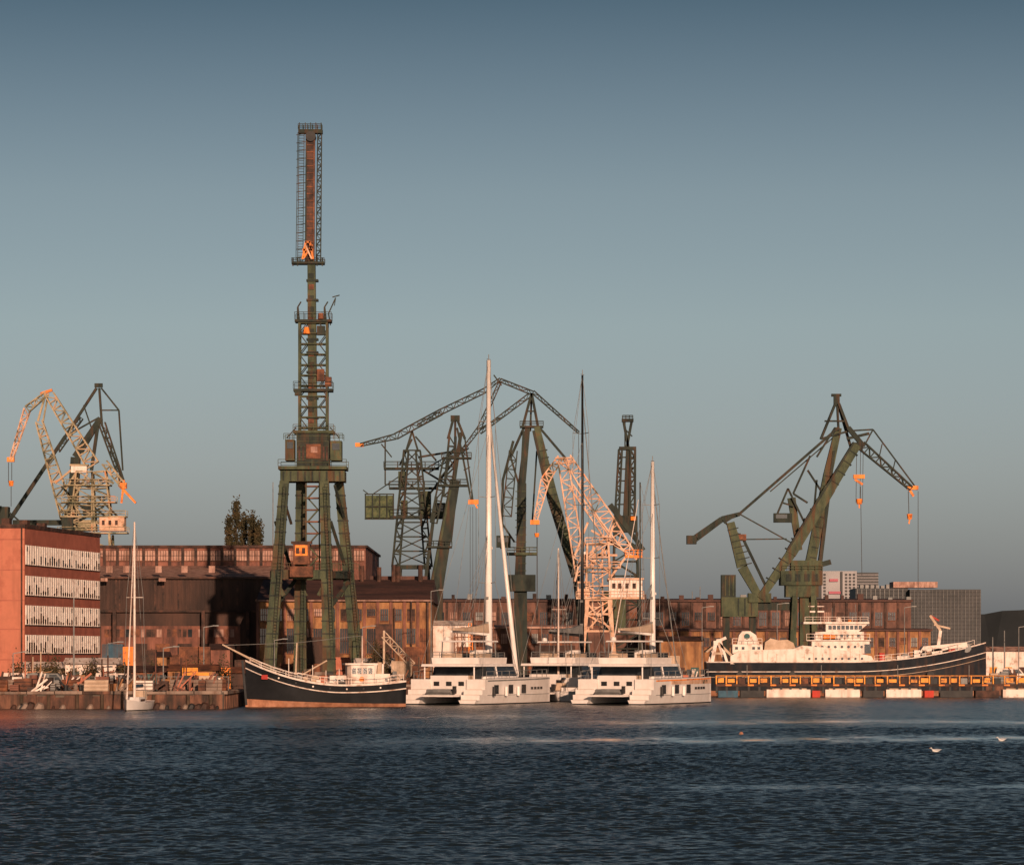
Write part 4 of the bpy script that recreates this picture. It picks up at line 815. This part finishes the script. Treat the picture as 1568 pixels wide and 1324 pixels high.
# ---------------------------------------------------------------- yard clutter
def container(px,Y,py_top,wpx,m_,zb=None):
    o=O('shipping_container',Y);x0=wx(px,Y);x1=wx(px+wpx,Y);zt=wz(py_top,Y);zb=GZ+.02 if zb is None else zb
    zt=min(zt,zb+5.3)
    o.box('body',m_,x0+.05,x1-.05,Y+.06,Y+2.4,zb+.05,zt-.05)
    nn=max(4,int((x1-x0)/.3))
    for i in range(nn): 
        xx=x0+(x1-x0)*i/nn; o.box('corrugation',m_,xx+.06,xx+.16,Y,Y+.058,zb+.15,zt-.15)
    for x in(x0,x1): o.box('corner_post',m_,x-.07,x+.07,Y-.05,Y+.1,zb,zt)
    o.box('top_rail',m_,x0,x1,Y-.04,Y+.1,zt-.13,zt+.01);o.box('bottom_rail',m_,x0,x1,Y-.04,Y+.1,zb,zb+.13)
    if zt-zb>3.5: o.box('stack_gap',dark,x0,x1,Y-.045,Y+.11,(zb+zt)/2-.06,(zb+zt)/2+.06)
    o.finish()
def shed(name,px0,px1,pyt,Y,wm_,rm_,ndoor=2,depth=5):
    o=O(name,Y);x0,x1=wx(px0,Y),wx(px1,Y);zt=wz(pyt,Y);o.box('walls',wm_,x0,x1,Y,Y+depth,GZ,zt-.5)
    o.add('roof',rm_,[(x0-.3,Y-.4,zt-.48),(x1+.3,Y-.4,zt-.48),(x1+.3,Y+depth+.2,zt-.48),(x0-.3,Y+depth+.2,zt-.48),(x0-.3,Y+depth/2,zt+.25),(x1+.3,Y+depth/2,zt+.25)],[(0,1,5,4),(2,3,4,5),(1,2,5),(3,0,4),(3,2,1,0)])
    for i in range(ndoor):
        c=x0+(x1-x0)*(i+.5)/ndoor; o.box('door',random.choice([yellow,bwall,teal,drust]),c-.6,c+.6,Y-.06,Y-.002,GZ,min(GZ+2.1,zt-.7))
        o.box('window',glass,c+.9,c+1.6,Y-.05,Y-.002,GZ+1,min(GZ+1.8,zt-.8));o.box('window_frame',whited,c+.85,c+1.65,Y-.08,Y-.051,GZ+.92,GZ+1.0)
    n=int((x1-x0)/.6)
    for i in range(n): o.box('wall_seam',wm_,x0+i*.6,x0+i*.6+.08,Y-.03,Y-.001,GZ,zt-.52)
    o.finish()
shed('white_shed',100,178,1010,432,whited,whited,3);shed('orange_workshop',257,330,1020,425,brick2,rust,2);shed('brick_hut',322,352,988,470,dbrick,roof,1);shed('small_boathouse',36,92,1016,430,tan,whited,2)
shed('brick_hut',205,255,1000,500,brick2,roof,2);shed('site_office',545,600,1010,505,whited,whited,3,3);shed('quay_kiosk',660,720,952,560,whited,whited,3,6)
shed('grey_shed',1510,1600,992,575,whited,pinkw,4);shed('grey_shed',1010,1075,976,560,brick2,drust,3);shed('timber_shed',180,250,1022,424,rust,drust,2);shed('timber_shed',350,372,1024,440,bwall,rust,1)
container(157,450,984,30,blue);container(189,450,990,16,orange);container(206,452,994,32,drust);container(240,520,1002,60,rust);container(275,455,990,46,rust);container(326,440,1022,26,orange)
container(0,470,990,34,bwall);container(430,520,1016,60,rust);container(500,515,1006,40,brick);container(360,512,1010,40,drust);container(600,500,1012,30,tan);container(188,460,1010,20,whited)
container(620,515,990,30,rust);container(700,520,990,50,rust);container(820,530,985,60,bwall);container(1000,500,1004,40,tan);container(280,424,1022,22,yellow)
def van(px,Y,m_):
    o=O('parked_van',Y,XF(wx(px,Y),Y,GZ,0))
    o.prism('body',m_,[(0,.35),(4.8,.35),(4.85,.95),(4.2,1.15),(3.5,1.95),(.15,2.0),(0,1.2)],0,1.8)
    o.prism('side_window',glass,[(3.95,1.2),(3.4,1.8),(2.6,1.8),(2.6,1.2)],-.02,1.82);o.box('rear_window',glass,1.0,2.3,-.02,1.82,1.25,1.75)
    for x in(.9,3.9):
        for y in(-.04,1.64): o.cyl('wheel',dark,(x,y,.35),(x,y+.2,.35),.35,n=14)
    o.box('bumper',dark,4.8,4.95,.1,1.7,.35,.6);o.finish()
van(4,424,whited);van(40,419,grey);van(145,418,whited);van(1525,560,whited)
def pole(name,px,Y,pyt,m_=grey,r=.09,arm=True):
    o=O(name,Y);x=wx(px,Y);zt=wz(pyt,Y);o.cyl('pole',m_,(x,Y,GZ),(x,Y,zt),r,r*.6)
    if arm: o.beam('arm',m_,(x,Y,zt),(x+1.3,Y,zt+.2),.09);o.box('lamp_head',grey,x+1.1,x+1.8,Y-.12,Y+.12,zt+.12,zt+.26)
    o.finish()
for a in((20,420,1000),(165,420,985),(250,416,992),(312,450,960),(420,500,980),(555,500,960),(660,520,905),(1075,560,930),(1190,560,925),(1385,560,930),(1560,560,960)): pole('street_lamp',*a)
for a in((418,640,738),(1072,700,898),(1060,700,905),(1520,570,975),(800,700,885),(1538,570,965),(113,418,898)): pole('flag_pole',*a,arm=False,r=.12)
o=O('mobile_deck_crane',500.0);o.T('lattice_jib',tan,(588,972),(632,1018),9,9,8,7,1.4);o.R('crane_cab',whited,562,1016,588,1035.8,-10,10);o.R('chassis',dark,556,1036,606,gpy(500)-6,-12,12)
for x in(564,580,598): o.cyl('wheel',dark,o.p(x,gpy(500)-5,-13),o.p(x,gpy(500)-5,13),.45,n=12)
o.B('mast',tan,(588,1016),(588,965),3);o.B('stay',grey,(588,965),(632,1016),1);o.finish()
o=O('steel_scaffold',500.0)
for i in range(6):
    o.T('tower',orange if i==2 else rust,(700+i*11,gpy(500)),(698+i*11,966-6*(i%3)),6,5,6,8,1.2)
for y in(975,1000,1020): o.B('ledger',rust,(696,y),(760,y),1.4,4)
o.finish()
o=O('quay_stores')
def item(x,y):
    t=random.random();m_=random.choice([rust,drust,whited,rust,brick,grey,tan,bwall,dbrick,bwall,brick2,dark,drust,concrete])
    if t<.4:
        w_=.5+random.random()*1.5;h_=.4+random.random()*1.3
        o.box('crate',m_,x,x+w_,y,y+1.2,GZ+.12,GZ+.12+h_)
        for i in range(3): o.box('crate_batten',drust,x,x+w_,y-.05,y-.003,GZ+.18+h_*i/3,GZ+.26+h_*i/3)
        for q in(0,w_-.12): o.box('pallet_block',drust,x+q,x+q+.12,y,y+1.1,GZ,GZ+.118)
    elif t<.55:
        for i in range(random.randint(1,4)): o.cyl('oil_drum',m_,(x+i*.65,y,GZ),(x+i*.65,y,GZ+.9),.3,n=10)
    elif t<.68:
        for i in range(3): 
            for j in range(3-i): o.cyl('pipe',m_,(x,y+j*.5+i*.25,GZ+.25+i*.42),(x+2.6,y+j*.5+i*.25,GZ+.25+i*.42),.24,n=8)
    elif t<.86:
        for i in range(6): o.beam('scrap_steel',m_,(x+random.random()*2,y+random.random(),GZ),(x+random.random()*3,y+random.random(),GZ+.4+random.random()*1.8),.1+random.random()*.12)
    elif t<.94:
        o.cyl('mooring_post',m_,(x,y,GZ),(x,y,GZ+2+random.random()*2.5),.08,n=6);o.beam('cable_arm',m_,(x,y,GZ+2),(x+1.2,y,GZ+2.2),.06)
    else: 
        o.cyl('bollard',dark,(x,y,GZ),(x,y,GZ+.6),.25,n=10);o.cyl('bollard_cap',dark,(x,y,GZ+.6),(x,y,GZ+.75),.35,n=10)
for i in range(240): item(-72+random.random()*38,405.5+random.random()*22)
for i in range(150): item(-30+random.random()*54,493.5+random.random()*12)
for i in range(60): item(28+random.random()*55,541.5+random.random()*12)
o.finish()
o=O('quay_fence')
for i in range(60):
    x=-70+i*.65;o.beam('post',grey,(x,416,GZ),(x,416,GZ+1.6),.05)
o.beam('rail',grey,(-70,416,GZ+1.6),(-31.6,416,GZ+1.6),.05);o.beam('rail',grey,(-70,416,GZ+.9),(-31.6,416,GZ+.9),.05)
o.finish()
# ---------------------------------------------------------------- gulls, buoy
whitef=M('gull_feathers',[(.7,.68,.66),(.8,.79,.78)],3,rough=.8);greyf=M('gull_wing_feathers',[(.3,.3,.32),(.42,.42,.44)],4,rough=.8)
def gull(px,py,yaw):
    Yg=H*F/(py-HY);o=O('swimming_gull',Yg,XF(wx(px,Yg),Yg,.0,yaw))
    spn=[(-.3,.12,.01),(-.22,.1,.05),(-.1,.08,.095),(.03,.08,.115),(.14,.1,.1),(.19,.16,.062),(.2,.215,.05),(.225,.25,.056),(.26,.255,.045),(.29,.245,.018),(.345,.232,.006)]
    n=10;vs=[];fs=[]
    for x,z,r in spn:
        for i in range(n): t=2*math.pi*i/n;vs.append((x,r*math.cos(t),z+r*math.sin(t)*.85))
    for s_ in range(len(spn)-1): fs+=[(s_*n+i,s_*n+(i+1)%n,(s_+1)*n+(i+1)%n,(s_+1)*n+i) for i in range(n)]
    o.add('body',whitef,vs,fs)
    for s_ in(1,-1): o.add('folded_wing',greyf,[(.12,.085*s_,.14),(.02,.125*s_,.1),(-.2,.09*s_,.1),(-.42,.02*s_,.17),(-.15,.03*s_,.2),(.06,.04*s_,.195)],[(0,1,2,3,4,5)])
    o.box('beak',yellow,.29,.36,-.01,.01,.228,.25);o.finish(smooth=('body',))
gull(1432,1151,180);gull(1533,1134,170)
Yb=H*F/(1124-HY);o=O('mooring_buoy',Yb,XF(wx(1135,Yb),Yb,0,0))
o.cyl('float_lower',boot,(0,0,-.15),(0,0,.04),.08,.17,12);o.cyl('float_upper',boot,(0,0,.04),(0,0,.2),.17,.07,12);o.cyl('ring',dark,(0,0,.2),(0,0,.28),.03);o.finish()
print('done')
